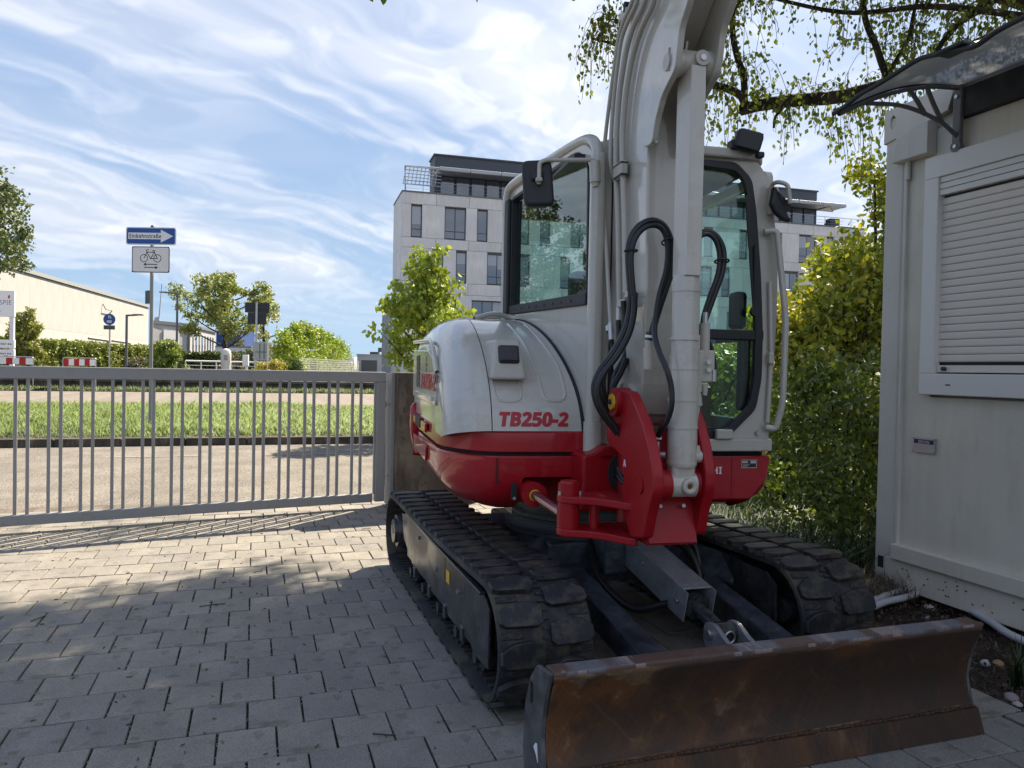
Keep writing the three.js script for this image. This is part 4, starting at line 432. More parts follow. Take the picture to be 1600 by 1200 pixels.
{ // ---- dozer blade
  const X0 = -0.925, X1 = 0.92, front = [[1.868, 0.43], [1.878, 0.415], [1.868, 0.395], [1.838, 0.33], [1.818, 0.26], [1.812, 0.20], [1.822, 0.14], [1.845, 0.095]];
  const f = (i) => front[i], ns = front.length - 1; const R = rng(5);
  const bl = part(EX, 'dozer_blade', [grid(40, 14, (u, v) => { const t = v * ns, i = Math.min(ns - 1, Math.floor(t)), k = t - i, x = lerp(X0 + 0.012, X1 - 0.012, u); return [x, lerp(f(i)[1], f(i + 1)[1], k), lerp(f(i)[0], f(i + 1)[0], k) + 0.003 * (fbm(u, v, 6, 3, 9) - 0.5), x * 0.5 + 0.5, v * 0.5]; }), uvm(slabX([[1.845, 0.10], [1.81, 0.14], [1.798, 0.20], [1.804, 0.26], [1.825, 0.33], [1.855, 0.40], [1.84, 0.42], [1.80, 0.33], [1.782, 0.2], [1.80, 0.10]], X0 + 0.013, X1 - 0.013), 0.7)], M.rust);
  part(bl, 'top_edge', uvm(slabX(round([[1.872, 0.405], [1.874, 0.436], [1.80, 0.440], [1.795, 0.41], [1.84, 0.395]], 0.012), X0 + 0.012, X1 - 0.012, 0.002), 0.55), M.rustEdge);
  part(bl, 'cutting_edge', uvm(slabX([[1.842, 0.098], [1.862, 0.094], [1.893, 0.004], [1.868, 0.003], [1.815, 0.098]], X0, X1 - 0.002, 0.002), 0.5, 0.3, 0.4), M.rust);
  const wl = []; for (let i = 0; i < 70; i++) { const x = lerp(X0 + 0.03, X1 - 0.03, i / 69); wl.push(new THREE.SphereGeometry(0.008 * lerp(0.7, 1.3, R()), 6, 4).scale(2.2, 0.8, 0.8).translate(x, 0.099 + (R() - 0.5) * 0.003, 1.852)); } part(bl, 'weld_bead', wl, M.rust);
  const side = round([[1.872, 0.436], [1.86, 0.40], [1.826, 0.30], [1.81, 0.20], [1.835, 0.10], [1.875, 0.004], [1.66, 0.004], [1.64, 0.10], [1.655, 0.26], [1.70, 0.36], [1.76, 0.425]], 0.012), hole = []; for (let k = 0; k < 16; k++) { const a = k / 16 * 6.283; hole.push([1.715 + Math.cos(a) * 0.017, 0.305 + (Math.sin(a) > 0 ? 0.028 : -0.028) + Math.sin(a) * 0.017]); }
  part(bl, 'end_plate', uvm(slabX(side, X0 - 0.004, X0 + 0.012, 0.003, [hole]), 0.8), M.bladeGrey); part(bl, 'end_plate', uvm(slabX(side, X1 - 0.012, X1 + 0.004, 0.003, [hole]), 0.8), M.bladeGrey);
  part(bl, 'paint_chip', slabX([[1.765, 0.165], [1.78, 0.17], [1.79, 0.11], [1.772, 0.13], [1.748, 0.145]], X0 - 0.0056, X0 - 0.0044), M.white);
  for (const [x0, x1] of [[-0.24, -0.26], [0.43, 0.39]]) { const a = part(EX, 'blade_arm', [uvm(beam([x0, 0.33, 0.34], [x1, 0.175, 1.42], 0.115, 0.13, 0.012), 1.2), uvm(beam([x1, 0.178, 1.38], [x1, 0.15, 1.80], 0.12, 0.15, 0.008), 1.2)], M.navy); part(a, 'pivot_pin', rod([x0 - 0.1, 0.34, 0.36], [x0 + 0.1, 0.34, 0.36], 0.035), M.chassis); }
  const c = part(EX, 'blade_cylinder', [rod([0.07, 0.47, 0.62], [0.08, 0.35, 1.10], 0.055, 0.055, 20), rod([0.08, 0.352, 1.10], [0.082, 0.345, 1.14], 0.06, 0.06, 20), rod([0.08, 0.345, 1.14], [0.085, 0.305, 1.30], 0.03, 0.03, 16), rod([0.04, 0.295, 1.34], [0.13, 0.295, 1.34], 0.042, 0.042, 18)], M.chassis);
  const gb = (w, h, o) => beam([0.07, 0.525 + o, 0.56], [0.08, 0.405 + o, 1.14], w, h, 0.004);
  part(c, 'guard_plate', [uvm(gb(0.15, 0.008, 0.025), 1.5), uvm(beam([-0.002, 0.485, 0.56], [0.008, 0.355, 1.16], 0.006, 0.14), 1.5), uvm(beam([0.142, 0.485, 0.56], [0.152, 0.355, 1.16], 0.006, 0.14), 1.5)], M.guard);
  for (const [y, z] of [[0.46, 0.78], [0.37, 1.10]]) for (const x of [-0.006, 0.155]) part(c, 'bolt', rod([x - 0.006, y, z], [x + 0.006, y, z], 0.011, 0.011, 6), M.zinc);
  part(c, 'clevis', [slabX(round([[1.285, 0.25], [1.29, 0.335], [1.36, 0.345], [1.45, 0.30], [1.80, 0.24], [1.80, 0.08], [1.42, 0.14]], 0.03), 0.018, 0.04, 0.003), slabX(round([[1.285, 0.25], [1.29, 0.335], [1.36, 0.345], [1.45, 0.30], [1.80, 0.24], [1.80, 0.08], [1.42, 0.14]], 0.03), 0.13, 0.152, 0.003)], M.guard);
  part(c, 'pin', [rod([0.0, 0.295, 1.34], [0.17, 0.295, 1.34], 0.022), new THREE.TorusGeometry(0.024, 0.006, 8, 18).translate(0.085, 0.29, 1.385)], M.zinc);
}
// ---- upper structure ------------------------------------------------------------------------
const outline = (() => { // plan of the house, rounded; [x, z]
  const p = [[-0.2, 0.735], [-0.70, 0.725, 0.12], [-0.885, 0.46, 0.3], [-0.90, -0.9, 0.3], [-0.70, -1.36, 0.3], [-0.2, -1.50, 0.3], [0.35, -1.46, 0.3], [0.78, -1.15, 0.3], [0.875, -0.6, 0.3], [0.87, 0.5, 0.2], [0.79, 0.735, 0.06]]; return round(p, 0.02, 6); })();
function planLoft(levels, pts = outline) { // [y, inset]
  const n = pts.length, nr = pts.map((p, i) => { const a = pts[(i + n - 1) % n], b = pts[(i + 1) % n], dx = b[0] - a[0], dz = b[1] - a[1], l = Math.hypot(dx, dz) || 1; return [-dz / l, dx / l]; });
  const c = pts.reduce((s, p) => [s[0] + p[0] / n, s[1] + p[1] / n], [0, 0]); nr.forEach((v, i) => { if (v[0] * (pts[i][0] - c[0]) + v[1] * (pts[i][1] - c[1]) < 0) { v[0] *= -1; v[1] *= -1; } });
  const ringAt = (o) => pts.map((p, i) => [p[0] - nr[i][0] * o, p[1] - nr[i][1] * o]);
  const pos = [], idx = []; for (const [y, o] of levels) for (const [x, z] of ringAt(o)) pos.push(x, y, z); for (let l = 0; l < levels.length - 1; l++) for (let i = 0; i < n; i++) { const a = l * n + i, b = l * n + (i + 1) % n; idx.push(a, b, a + n, b, b + n, a + n); }
  const capAt = (l, flip) => { const k = pos.length / 3; const o = ringAt(levels[l][1]); for (const [x, z] of o) pos.push(x, levels[l][0], z); for (const t of THREE.ShapeUtils.triangulateShape(o.map((q) => new THREE.Vector2(...q)), [])) flip ? idx.push(k + t[0], k + t[2], k + t[1]) : idx.push(k + t[0], k + t[1], k + t[2]); };
  capAt(0, true); capAt(levels.length - 1, false);
  let g = new THREE.BufferGeometry(); g.setAttribute('position', new THREE.Float32BufferAttribute(pos, 3)); g.setIndex(idx); g = toCreasedNormals(g, 0.6); return uvm(g, 1.5);
}
{
  const sk = planLoft([[0.985, 0.004], [0.98, 0], [0.88, 0.0], [0.82, 0.02], [0.775, 0.055], [0.735, 0.11], [0.705, 0.19]]), body = new Brush(sk, M.red), ev = new Evaluator(); body.updateMatrixWorld(); ev.useGroups = false;
  let b2 = new Brush(uvm(span([-0.515, 0.60, 0.40], [-0.22, 0.885, 0.9], 0.02), 1)); b2.updateMatrixWorld(); let res = ev.evaluate(body, b2, SUBTRACTION);
  const low = up('lower_cover', uvm(res.geometry, 1.5), M.red); part(low, 'cavity_back', span([-0.53, 0.735, 0.30], [-0.205, 0.9, 0.392]), M.cavity);
  part(low, 'drain_slot', box(0.03, 0.085, 0.012, -0.555, 0.815, 0.7305, 0.005), M.cavity); part(low, 'bolt', rod([-0.555, 0.785, 0.735], [-0.555, 0.785, 0.742], 0.008, 0.008, 6), M.zinc);
  part(low, 'panel_seam', span([-0.6415, 0.85, 0.70], [-0.6395, 0.98, 0.7335]), M.black);
  const side = part(low, 'side_recess', slabX(round([[-1.05, 0.95], [-0.1, 0.955], [-0.12, 0.86], [-0.95, 0.86]], 0.03), -0.906, -0.89, 0.006), M.red);
  up('gap_strip', planLoft([[0.975, 0.03], [1.01, 0.03]]), M.cavity);
  const bandP = outline.filter(([x, z]) => x < -0.19 && z > -1.2); const bp = [...bandP, [-0.205, -1.1]];
  const band = up('red_band', planLoft([[1.003, 0.008], [1.008, 0], [1.098, 0.004], [1.104, 0.012]], bp), M.red);
  part(band, 'tie_slot', slabX(round([[-1.0, 1.02], [-0.55, 1.02], [-0.5, 1.085], [-1.0, 1.085]], 0.012), -0.906, -0.888, 0.004), std(0.02, 0.008, 0.008, 0.6)); part(band, 'rear_reflector', slabX([[-1.0, 1.035], [-0.82, 1.035], [-0.82, 1.075], [-1.0, 1.075]], -0.91, -0.904), std(0.4, 0.18, 0.03, 0.3));
  part(band, 'latch', span([-0.912, 1.03, -0.38], [-0.895, 1.08, -0.1], 0.004), M.red);
  up('counterweight', planLoft([[0.78, 0.10], [0.86, 0.02], [0.95, 0], [1.12, 0], [1.15, 0.015], [1.16, 0.04]], round([[-0.92, -1.05, 0.02], [-0.925, -1.2, 0.1], [-0.72, -1.42, 0.3], [-0.2, -1.545, 0.3], [0.35, -1.50, 0.3], [0.80, -1.18, 0.2], [0.86, -1.0, 0.02]], 0.02, 6)), M.red);
}
// ---- engine cover
const prof = [[0.722, 1.106], [0.712, 1.15], [0.685, 1.22], [0.63, 1.305], [0.545, 1.39], [0.43, 1.475], [0.27, 1.565], [0.08, 1.64], [-0.12, 1.69], [-0.4, 1.715], [-0.8, 1.715], [-1.08, 1.69], [-1.28, 1.61], [-1.40, 1.48], [-1.44, 1.3], [-1.45, 1.106]];
const pc = new THREE.CatmullRomCurve3(prof.map(([z, y]) => V([0, y, z])), false, 'centripetal');
const PN = 72, PP = [], PNn = []; for (let i = 0; i <= PN; i++) { const p = pc.getPointAt(i / PN), t = pc.getTangentAt(i / PN); PP.push([p.z, p.y]); PNn.push([t.y, -t.z]); } // outward normal [z, y]
const RR = 0.215, XS = -0.885;
const hoodAt = (x, j) => { const d = x < XS + RR ? RR - Math.sqrt(Math.max(0, RR * RR - (XS + RR - x) ** 2)) : 0; return [x, PP[j][1] - PNn[j][1] * d, PP[j][0] - PNn[j][0] * d]; };
const wallX = (z) => -0.2 - 0.17 * (0.75 - z) / 1.2 - 0.016, hoodEnd = (j, o = 0) => { const p = hoodAt(-0.21, j), e = Math.min(-0.212, wallX(p[2])) + o; return [e, p[1], p[2]]; };
const hoodZ = (y, x = -0.4) => { for (let j = 0; j < PN; j++) { const a = hoodAt(x, j), b = hoodAt(x, j + 1); if (y >= a[1] && y <= b[1]) { const k = (y - a[1]) / (b[1] - a[1]); return lerp(a[2], b[2], k); } } return -0.2; };
{
  const xsE = []; for (let i = 0; i <= 14; i++) xsE.push(XS + RR * (1 - Math.cos(i / 14 * Math.PI / 2))); const skin = (xs) => { const g = grid(xs.length - 1, PN, (u, v) => { const i = Math.round(u * (xs.length - 1)), j = Math.round(v * PN), p = hoodAt(xs[i], j), e = hoodEnd(j)[0]; p[0] = Math.min(p[0], xs[i] > -0.35 ? e - (-0.21 - xs[i]) : p[0]); return [...p, p[0] * 1.3, j / PN * 4]; }); return g; };
  const lip = (x, s) => grid(1, PN, (u, v) => { const j = Math.round(v * PN), p = hoodAt(x, j); return [p[0], p[1] - u * PNn[j][1] * 0.03, p[2] - u * PNn[j][0] * 0.03, u, v * 4]; });
  const cap = new THREE.ShapeGeometry(shapeOf(PP.map((p, j) => { const q = hoodAt(XS, j); return [q[2], q[1]]; }))).rotateY(-Math.PI / 2).translate(XS, 0, 0);
  const sx = -0.668;
  const side = up('side_cover', [skin([...xsE.filter((x) => x < sx - 0.004), sx]), lip(sx), uvm(cap, 1)], M.paint);
  const hood = up('engine_hood', [skin([sx + 0.005, -0.6, -0.5, -0.44, -0.30, -0.222, -0.21]), lip(sx + 0.005), grid(1, PN, (u, v) => { const j = Math.round(v * PN), p = hoodEnd(j); return [p[0], p[1] - u * PNn[j][1] * 0.03, p[2] - u * PNn[j][0] * 0.03, u, v * 4]; })], M.paint);
  part(hood, 'inner_frame', grid(1, PN, (u, v) => { const j = Math.round(v * PN), p = hoodAt(XS, j); return [lerp(-0.72, -0.215, u), p[1] + (hoodAt(-0.5, j)[1] - p[1]) * 0.82, p[2] + (hoodAt(-0.5, j)[2] - p[2]) * 0.82]; }), M.cavity);
  part(hood, 'edge_seal', [grid(1, PN, (u, v) => { const j = Math.round(v * PN), p = hoodEnd(j, 0.003 + 0.012 * u); return [p[0], p[1] + PNn[j][1] * 0.006, p[2] + PNn[j][0] * 0.006]; }), grid(1, PN, (u, v) => { const j = Math.round(v * PN), p = hoodEnd(j, 0.003), o = 0.006 - 0.03 * u; return [p[0], p[1] + PNn[j][1] * o, p[2] + PNn[j][0] * o]; })], M.black);
  const on = (x, y, o = 0.0) => [x, y, hoodZ(y, x) + o];
  const rib = (pts, r) => tube(pts.map(([x, y]) => on(x, y, -r * 0.45)), r, 60, 8);
  part(hood, 'pressed_rib', [rib([[-0.455, 1.66], [-0.43, 1.55], [-0.415, 1.42], [-0.405, 1.30], [-0.395, 1.262], [-0.37, 1.25], [-0.32, 1.25], [-0.295, 1.262], [-0.287, 1.30], [-0.292, 1.42], [-0.325, 1.55], [-0.355, 1.66]], 0.011), rib([[-0.648, 1.36], [-0.642, 1.28], [-0.63, 1.256], [-0.6, 1.246], [-0.55, 1.246], [-0.522, 1.256], [-0.512, 1.28], [-0.51, 1.36]], 0.008)], M.paint);
  if (0) part(hood, 'dish_panel', grid(6, 8, (u, v) => { const y = lerp(1.262, 1.35, v), x = lerp(-0.61, -0.535, u); return on(x, y, 0.006 * Math.sin(Math.PI * u) ** 0.4 * Math.sin(Math.PI * v) ** 0.4 - 0.001); }), M.paint);
  const tg = text('TB250-2', 0.064, 0.004, { slant: 0.16, wide: 0.98, bold: 0.0028 }); tg.computeBoundingBox(); const s = 0.345 / (tg.boundingBox.max.x - tg.boundingBox.min.x); tg.scale(s, 1, 1); { const p = tg.attributes.position; for (let i = 0; i < p.count; i++) { const y = 1.163 + p.getY(i), x = -0.458 + p.getX(i); p.setXYZ(i, x, y, hoodZ(y) + 0.0006 + p.getZ(i) * 0.4); } tg.computeVertexNormals(); }
  part(hood, 'model_lettering', tg, M.decalRed);
  const lh = part(hood, 'lamp_housing', slabX(round([[0.59, 1.55], [0.635, 1.435], [0.655, 1.352], [0.3, 1.352], [0.18, 1.55]], 0.02), -0.645, -0.505, 0.014, [], 3), M.paintFlat); { const p = lh.geometry.attributes.position; for (let i = 0; i < p.count; i++) p.setX(i, -0.575 + (p.getX(i) + 0.575) * (1 + (1.5 - p.getY(i)) * 1.9)); lh.geometry.computeVertexNormals(); }
  part(hood, 'work_lamp', [box(0.105, 0.095, 0.03, 0, 0, 0, 0.014)], M.plasticD).position.set(-0.572, 1.476, 0.622); hood.children.at(-1).rotation.x = -0.36; const lp = part(hood, 'lamp_lens', [box(0.088, 0.078, 0.012, 0, 0, 0.014, 0.01), ...[-0.018, 0.018].flatMap((x) => [-0.016, 0.016].map((y) => rod([x, y, 0.014], [x, y, 0.0215], 0.013, 0.013, 12)))], M.lens); lp.position.set(-0.572, 1.476, 0.622); lp.rotation.x = -0.36;
  part(hood, 'top_ridge', [tube([[-0.62, 1.70, -0.2], [-0.5, 1.735, -0.25], [-0.38, 1.725, -0.3], [-0.3, 1.70, -0.2]], 0.016, 30, 8), tube([[-0.62, 1.71, -0.5], [-0.4, 1.74, -0.55], [-0.25, 1.73, -0.5]], 0.014, 20, 8)], M.paint);
  // right-hand door with its vent, grip ledge and lettering
  const dz = round([[-1.22, 1.20, 0.02], [0.30, 1.20, 0.05], [0.28, 1.34, 0.06], [0.12, 1.46, 0.06], [-0.15, 1.505, 0.06], [-1.22, 1.53, 0.05]], 0.04);
  const dr = part(side, 'raised_door', slabX(dz, XS - 0.012, XS + 0.004, 0.007, [], 3), M.paint);
  part(side, 'vent_slot', slabX(round([[-0.92, 1.275], [-0.66, 1.275], [-0.66, 1.485], [-0.92, 1.485]], 0.02), XS - 0.0135, XS - 0.006), M.black); for (let i = 0; i < 6; i++) part(side, 'vent_louvre', span([XS - 0.016, 1.295 + i * 0.032, -0.91], [XS - 0.0125, 1.305 + i * 0.032, -0.67]), M.black);
  part(side, 'grip_ledge', slabX(round([[-1.0, 1.225], [0.22, 1.225], [0.2, 1.25], [-0.98, 1.25]], 0.01), XS - 0.03, XS - 0.005, 0.006, [], 2), M.paint);
  part(side, 'door_rim', [tube([[XS - 0.008, 1.585, -1.2], [XS - 0.008, 1.565, -0.3], [XS - 0.006, 1.55, -0.02], [XS - 0.003, 1.47, 0.14], [XS - 0.002, 1.38, 0.28]], 0.013, 50, 8)], M.paint);
  const st = text('TB250-2', 0.088, 0.003, { slant: 0.14, bold: 0.001 }); st.computeBoundingBox(); st.scale(0.86 / (st.boundingBox.max.x - st.boundingBox.min.x), 1, 1); part(side, 'model_lettering', st.rotateY(-Math.PI / 2).translate(XS - 0.0118, 1.325, -0.13), M.decalRed);
  part(side, 'dealer_mark', [box(0.002, 0.03, 0.03, XS - 0.0125, 1.455, -0.22), box(0.002, 0.02, 0.08, XS - 0.0125, 1.42, -0.22), box(0.002, 0.018, 0.04, XS - 0.0125, 1.39, -0.22), box(0.001, 0.012, 0.16, XS - 0.0125, 1.362, -0.26)], M.lettering);
}
// ---- cab
{
  const zF = 0.76, A = [-0.2, 0.75], B = [-0.37, -0.45], sideL = Math.hypot(A[0] - B[0], A[1] - B[1]), sa = Math.atan2(B[0] - A[0], B[1] - A[1]);
  const fo = round([[-0.19, 1.015], [0.772, 1.015], [0.768, 1.2, 0.1], [0.80, 1.65, 0.3], [0.795, 2.05, 0.3], [0.74, 2.38, 0.2], [0.66, 2.50, 0.12], [-0.19, 2.52, 0.05]], 0.01);
  const hole0 = [...xy([[0.544,2.463,0.76],[0.631,2.386,0.76],[0.66,2.227,0.76],[0.694,1.906,0.76],[0.713,1.614,0.76],[0.713,1.38,0.76],[0.685,1.223,0.76],[0.533,1.079,0.76]]), [-0.10, 1.092], [-0.10, 2.47]], hole = round(hole0, 0.035);
  const frontFrame = extrude(fo, 0.055, 0.008, [hole.slice().reverse()], 2).translate(0, 0, zF - 0.06);
  // side wall on the boom side: local s runs rearwards, y up
  const wo = round([[0, 0.99], [sideL, 0.99], [sideL, 2.53], [0.13, 2.545, 0.05], [-0.02, 2.46, 0.12]], 0.02), wh0 = [[0.03, 1.73, 0.02], [sideL - 0.06, 1.75, 0.03], [sideL - 0.06, 2.475, 0.04], [0.17, 2.515, 0.09], [0.03, 2.40, 0.1]], wh = round(wh0, 0.03);
  const onSide = (g) => g.applyMatrix4(new THREE.Matrix4().makeBasis(V([Math.sin(sa), 0, Math.cos(sa)]), V([0, 1, 0]), V([-Math.cos(sa), 0, Math.sin(sa)])).setPosition(A[0], 0, A[1]));
  const wall = onSide(extrude(wo, 0.05, 0.008, [wh.slice().reverse()], 2));
  const inset = (p, d) => { const c = p.reduce((s, q) => [s[0] + q[0] / p.length, s[1] + q[1] / p.length], [0, 0]), n = p.length; return p.map((q, i) => { const a = p[(i + n - 1) % n], b = p[(i + 1) % n], dx = b[0] - a[0], dy = b[1] - a[1], l = Math.hypot(dx, dy) || 1; let nx = -dy / l, ny = dx / l; if (nx * (q[0] - c[0]) + ny * (q[1] - c[1]) > 0) { nx *= -1; ny *= -1; } return [q[0] + nx * d, q[1] + ny * d]; }); };
  const ro = round([[0.05, 1.02], [1.2, 1.02], [1.2, 2.46], [0.05, 2.46]], 0.05), rh = round([[0.12, 1.16], [1.1, 1.16], [1.1, 2.40], [0.12, 2.40]], 0.08);
  const door = extrude(ro, 0.045, 0.008, [rh.slice().reverse()]).rotateY(-Math.PI / 2).translate(0.79, 0, -0.5); // door side: x = s -> z
  const be = round([[-0.37, 1.0], [0.78, 1.0], [0.78, 2.48], [-0.37, 2.48]], 0.03), bh = round([[-0.30, 1.72], [0.71, 1.72], [0.71, 2.42], [-0.30, 2.42]], 0.05);
  const back = extrude(be, 0.045, 0.006, [bh.slice().reverse()]).translate(0, 0, -0.5);
  const cab = up('cab', [frontFrame, wall, door, back].map((g) => uvm(g, 1)), M.paint);
  part(cab, 'roof', [extrude(round([[-0.13, 0.79], [0.66, 0.79], [0.74, 0.68], [0.75, -0.5], [-0.30, -0.5], [-0.14, 0.70]].map(([x, z]) => [x, -z]), 0.05), 0.05, 0.012, [], 3).rotateX(-Math.PI / 2).translate(0, 2.478, 0)].map((g) => uvm(g, 1)), M.paintFlat);
  part(cab, 'corner_post', [uvm(span([-0.218, 0.985, 0.735], [-0.145, 2.46, 0.805], 0.03), 1), rod([-0.19, 0.985, 0.80], [-0.19, 1.16, 0.80], 0.045, 0.045, 16)], M.paint);
  part(cab, 'roof_rail', tube([[-0.183, 2.36, 0.775], [-0.185, 2.47, 0.765], [-0.195, 2.54, 0.68], [-0.225, 2.56, 0.5], [-0.29, 2.56, 0.1], [-0.365, 2.55, -0.36], [-0.38, 2.50, -0.45], [-0.385, 2.38, -0.47]], 0.028, 60, 12), M.paint);
  part(cab, 'base_sill', [span([0.20, 1.012, 0.755], [0.772, 1.075, 0.785], 0.008)], M.paint); part(cab, 'hinge_block', box(0.09, 0.05, 0.03, 0.5, 1.10, 0.79, 0.008), M.paint); part(cab, 'bolt', rod([0.70, 1.105, 0.76], [0.70, 1.105, 0.775], 0.014, 0.014, 6), M.zinc);
  part(cab, 'windscreen_seal', extrude(hole, 0.03, 0.004, [round(inset(hole0, 0.042), 0.03).reverse()]).translate(0, 0, zF - 0.02), M.black);
  part(cab, 'windscreen', extrude(round(inset(hole0, 0.02), 0.03), 0.006).translate(0, 0, zF - 0.03), M.glass); part(cab, 'screen_bar', span([-0.05, 1.575, 0.725], [0.72, 1.625, 0.765], 0.006), M.black);
  part(cab, 'side_seal', onSide(extrude(wh, 0.05, 0.004, [round(inset(wh0, 0.024), 0.02).reverse()]).translate(0, 0, -0.008)), M.black);
  part(cab, 'seal_foot', onSide(extrude([[0.03, 1.727], [sideL - 0.065, 1.747], [sideL - 0.065, 1.80], [0.03, 1.785]], 0.012, 0.003).translate(0, 0, -0.0145)), M.plasticD);
  for (let i = 0; i < 8; i++) part(cab, 'seal_screw', onSide(rod([0.2 + i * 0.12, 1.757 + i * 0.002, -0.018], [0.2 + i * 0.12, 1.757 + i * 0.002, -0.0135], 0.006, 0.006, 8)), M.black);
  part(cab, 'side_window', onSide(extrude(round(inset(wh0, 0.012), 0.02), 0.006).translate(0, 0, 0.02)), M.glass);
  part(cab, 'rear_post', onSide(span([sideL - 0.06, 1.75, -0.03], [sideL + 0.01, 2.47, -0.001], 0.012)), M.black);
  part(cab, 'rear_rail', onSide(rod([sideL + 0.02, 1.0, -0.01], [sideL + 0.02, 2.46, -0.01], 0.026, 0.026, 12)), M.paint);
  part(cab, 'door_glass', extrude(rh, 0.006).rotateY(-Math.PI / 2).translate(0.765, 0, -0.5), M.glass); part(cab, 'rear_glass', extrude(bh, 0.006).translate(0, 0, -0.48), M.glass);
  part(cab, 'door_bar', [span([0.755, 1.58, -0.4], [0.77, 1.63, 0.62])], M.black);
  part(cab, 'headliner', span([-0.27, 2.455, -0.46], [0.70, 2.474, 0.66]), M.black); part(cab, 'inner_pillar', [span([0.66, 1.1, -0.47], [0.755, 2.46, -0.40]), span([-0.34, 1.1, -0.455], [-0.30, 2.46, -0.40]), span([-0.3, 2.36, -0.47], [0.7, 2.455, -0.43])], M.black);
  part(cab, 'floor', span([-0.3, 1.0, -0.45], [0.74, 1.04, 0.7]), M.plasticD);
  // inside
  part(cab, 'seat', [box(0.5, 0.14, 0.48, 0.24, 1.42, 0.0, 0.05), box(0.46, 0.62, 0.13, 0.24, 1.75, -0.27, 0.06).rotateX(-0.06), box(0.26, 0.2, 0.10, 0.24, 2.12, -0.40, 0.05), box(0.36, 0.34, 0.36, 0.24, 1.2, -0.02, 0.02)], M.plasticD);
  part(cab, 'side_console', [box(0.13, 0.3, 0.45, 0.62, 1.24, 0.05, 0.04), box(0.07, 0.2, 0.1, 0.68, 1.74, 0.56, 0.025), box(0.06, 0.42, 0.06, 0.70, 1.42, 0.60, 0.02), box(0.13, 0.4, 0.5, -0.1, 1.36, 0.1, 0.04)], M.black);
  part(cab, 'control_lever', [rod([0.52, 1.5, 0.3], [0.47, 1.72, 0.36], 0.012), box(0.05, 0.13, 0.05, 0.46, 1.76, 0.37, 0.02), rod([-0.02, 1.5, 0.3], [0.0, 1.70, 0.36], 0.012), box(0.05, 0.13, 0.05, 0.0, 1.74, 0.37, 0.02), rod([0.36, 1.05, 0.5], [0.36, 1.48, 0.58], 0.012), rod([0.24, 1.05, 0.5], [0.24, 1.48, 0.58], 0.012)], M.black);
  part(cab, 'foot_well', [slabX([[0.64, 1.04], [0.71, 1.04], [0.71, 1.33], [0.66, 1.36]], 0.18, 0.47, 0.01)], M.black);
  part(cab, 'wiper', [beam([0.60, 2.30, 0.775], [0.66, 1.72, 0.775], 0.018, 0.012), rod([0.66, 1.72, 0.765], [0.66, 1.72, 0.79], 0.025), beam([0.66, 1.72, 0.775], [0.645, 2.05, 0.79], 0.014, 0.01)], M.black);
  part(cab, 'work_light', [box(0.135, 0.105, 0.075, 0, 0, 0, 0.028)], M.plasticD).position.set(0.575, 2.555, 0.82); cab.children.at(-1).rotation.set(0.1, -0.25, -0.22); part(cab, 'lamp_lens', box(0.115, 0.088, 0.01, 0, 0, 0.034, 0.014), M.lens).position.set(0.575, 2.555, 0.82); cab.children.at(-1).rotation.set(0.1, -0.25, -0.22); part(cab, 'lamp_bracket', [box(0.05, 0.05, 0.06, 0.52, 2.54, 0.78, 0.01), box(0.04, 0.03, 0.04, 0.655, 2.50, 0.79, 0.008)], M.plasticD);
  part(cab, 'grab_rail', bentTube([[[0.698,2.123,0.78]][0], [[0.757,2.129,0.8]][0], [[0.807,1.679,0.82]][0], [[0.802,1.26,0.82]][0], [[0.779,1.126,0.8]][0], [[0.733,1.134,0.78]][0]], 0.016, 0.045, 12), M.paint); part(cab, 'grab_rail', bentTube([[[0.743,1.874,0.77]][0], [[0.761,1.485,0.77]][0], [[0.749,1.159,0.77]][0]], 0.012, 0.04), M.paint); part(cab, 'rail_bracket', box(0.03, 0.06, 0.03, ...[[0.752,1.485,0.78]][0], 0.008), M.paint);
  part(cab, 'mirror_arm', [bentTube([[[0.731,2.211,0.78]][0], [[0.73,2.363,0.78]][0], [[0.733,2.362,0.84]][0], [[0.774,2.347,0.86]][0], [[0.79,2.253,0.86]][0]], 0.011, 0.03), span([0.72, 2.21, 0.75], [0.765, 2.35, 0.80], 0.008)], M.paint);
  part(cab, 'mirror', [extrude(round(xy([[0.716,2.341,0.84],[0.784,2.283,0.84],[0.806,2.278,0.84],[0.817,2.246,0.84],[0.79,2.219,0.84],[0.816,2.17,0.84],[0.773,2.174,0.84],[0.73,2.206,0.84],[0.701,2.252,0.84]]), 0.008), 0.035, 0.012)], M.black).position.set(0, 0, 0.80); // housing seen from its edge
  const mm = part(cab, 'mirror', [extrude(round([[-0.068, -0.11], [0.076, -0.113], [0.07, 0.108], [-0.074, 0.11]], 0.034), 0.05, 0.016, [], 3).translate(0, 0, -0.025), box(0.06, 0.05, 0.03, 0, 0.03, 0.03, 0.012)], M.black); mm.position.set(...[[-0.477,2.287,0.76]][0]); mm.rotation.set(-0.05, -0.25, 0.05); part(cab, 'mirror_glass', box(0.13, 0.20, 0.004, 0, 0, -0.026), M.chrome).position.copy(mm.position); cab.children.at(-1).rotation.copy(mm.rotation);
  part(cab, 'mirror_arm', [bentTube([[[-0.219,2.408,0.8]][0], [[-0.451,2.39,0.8]][0], [[-0.479,2.376,0.8]][0], [[-0.48,2.275,0.8]][0]], 0.0105, 0.025), rod([[-0.209,2.403,0.8]][0], [[-0.204,2.303,0.8]][0], 0.026, 0.026, 14), rod([[-0.204,2.306,0.8]][0], [[-0.2,2.282,0.8]][0], 0.02, 0.016, 12)], M.paint);
  part(cab, 'mirror_clamp', box(0.03, 0.02, 0.03, ...[[-0.484,2.292,0.815]][0], 0.006), M.paintFlat);
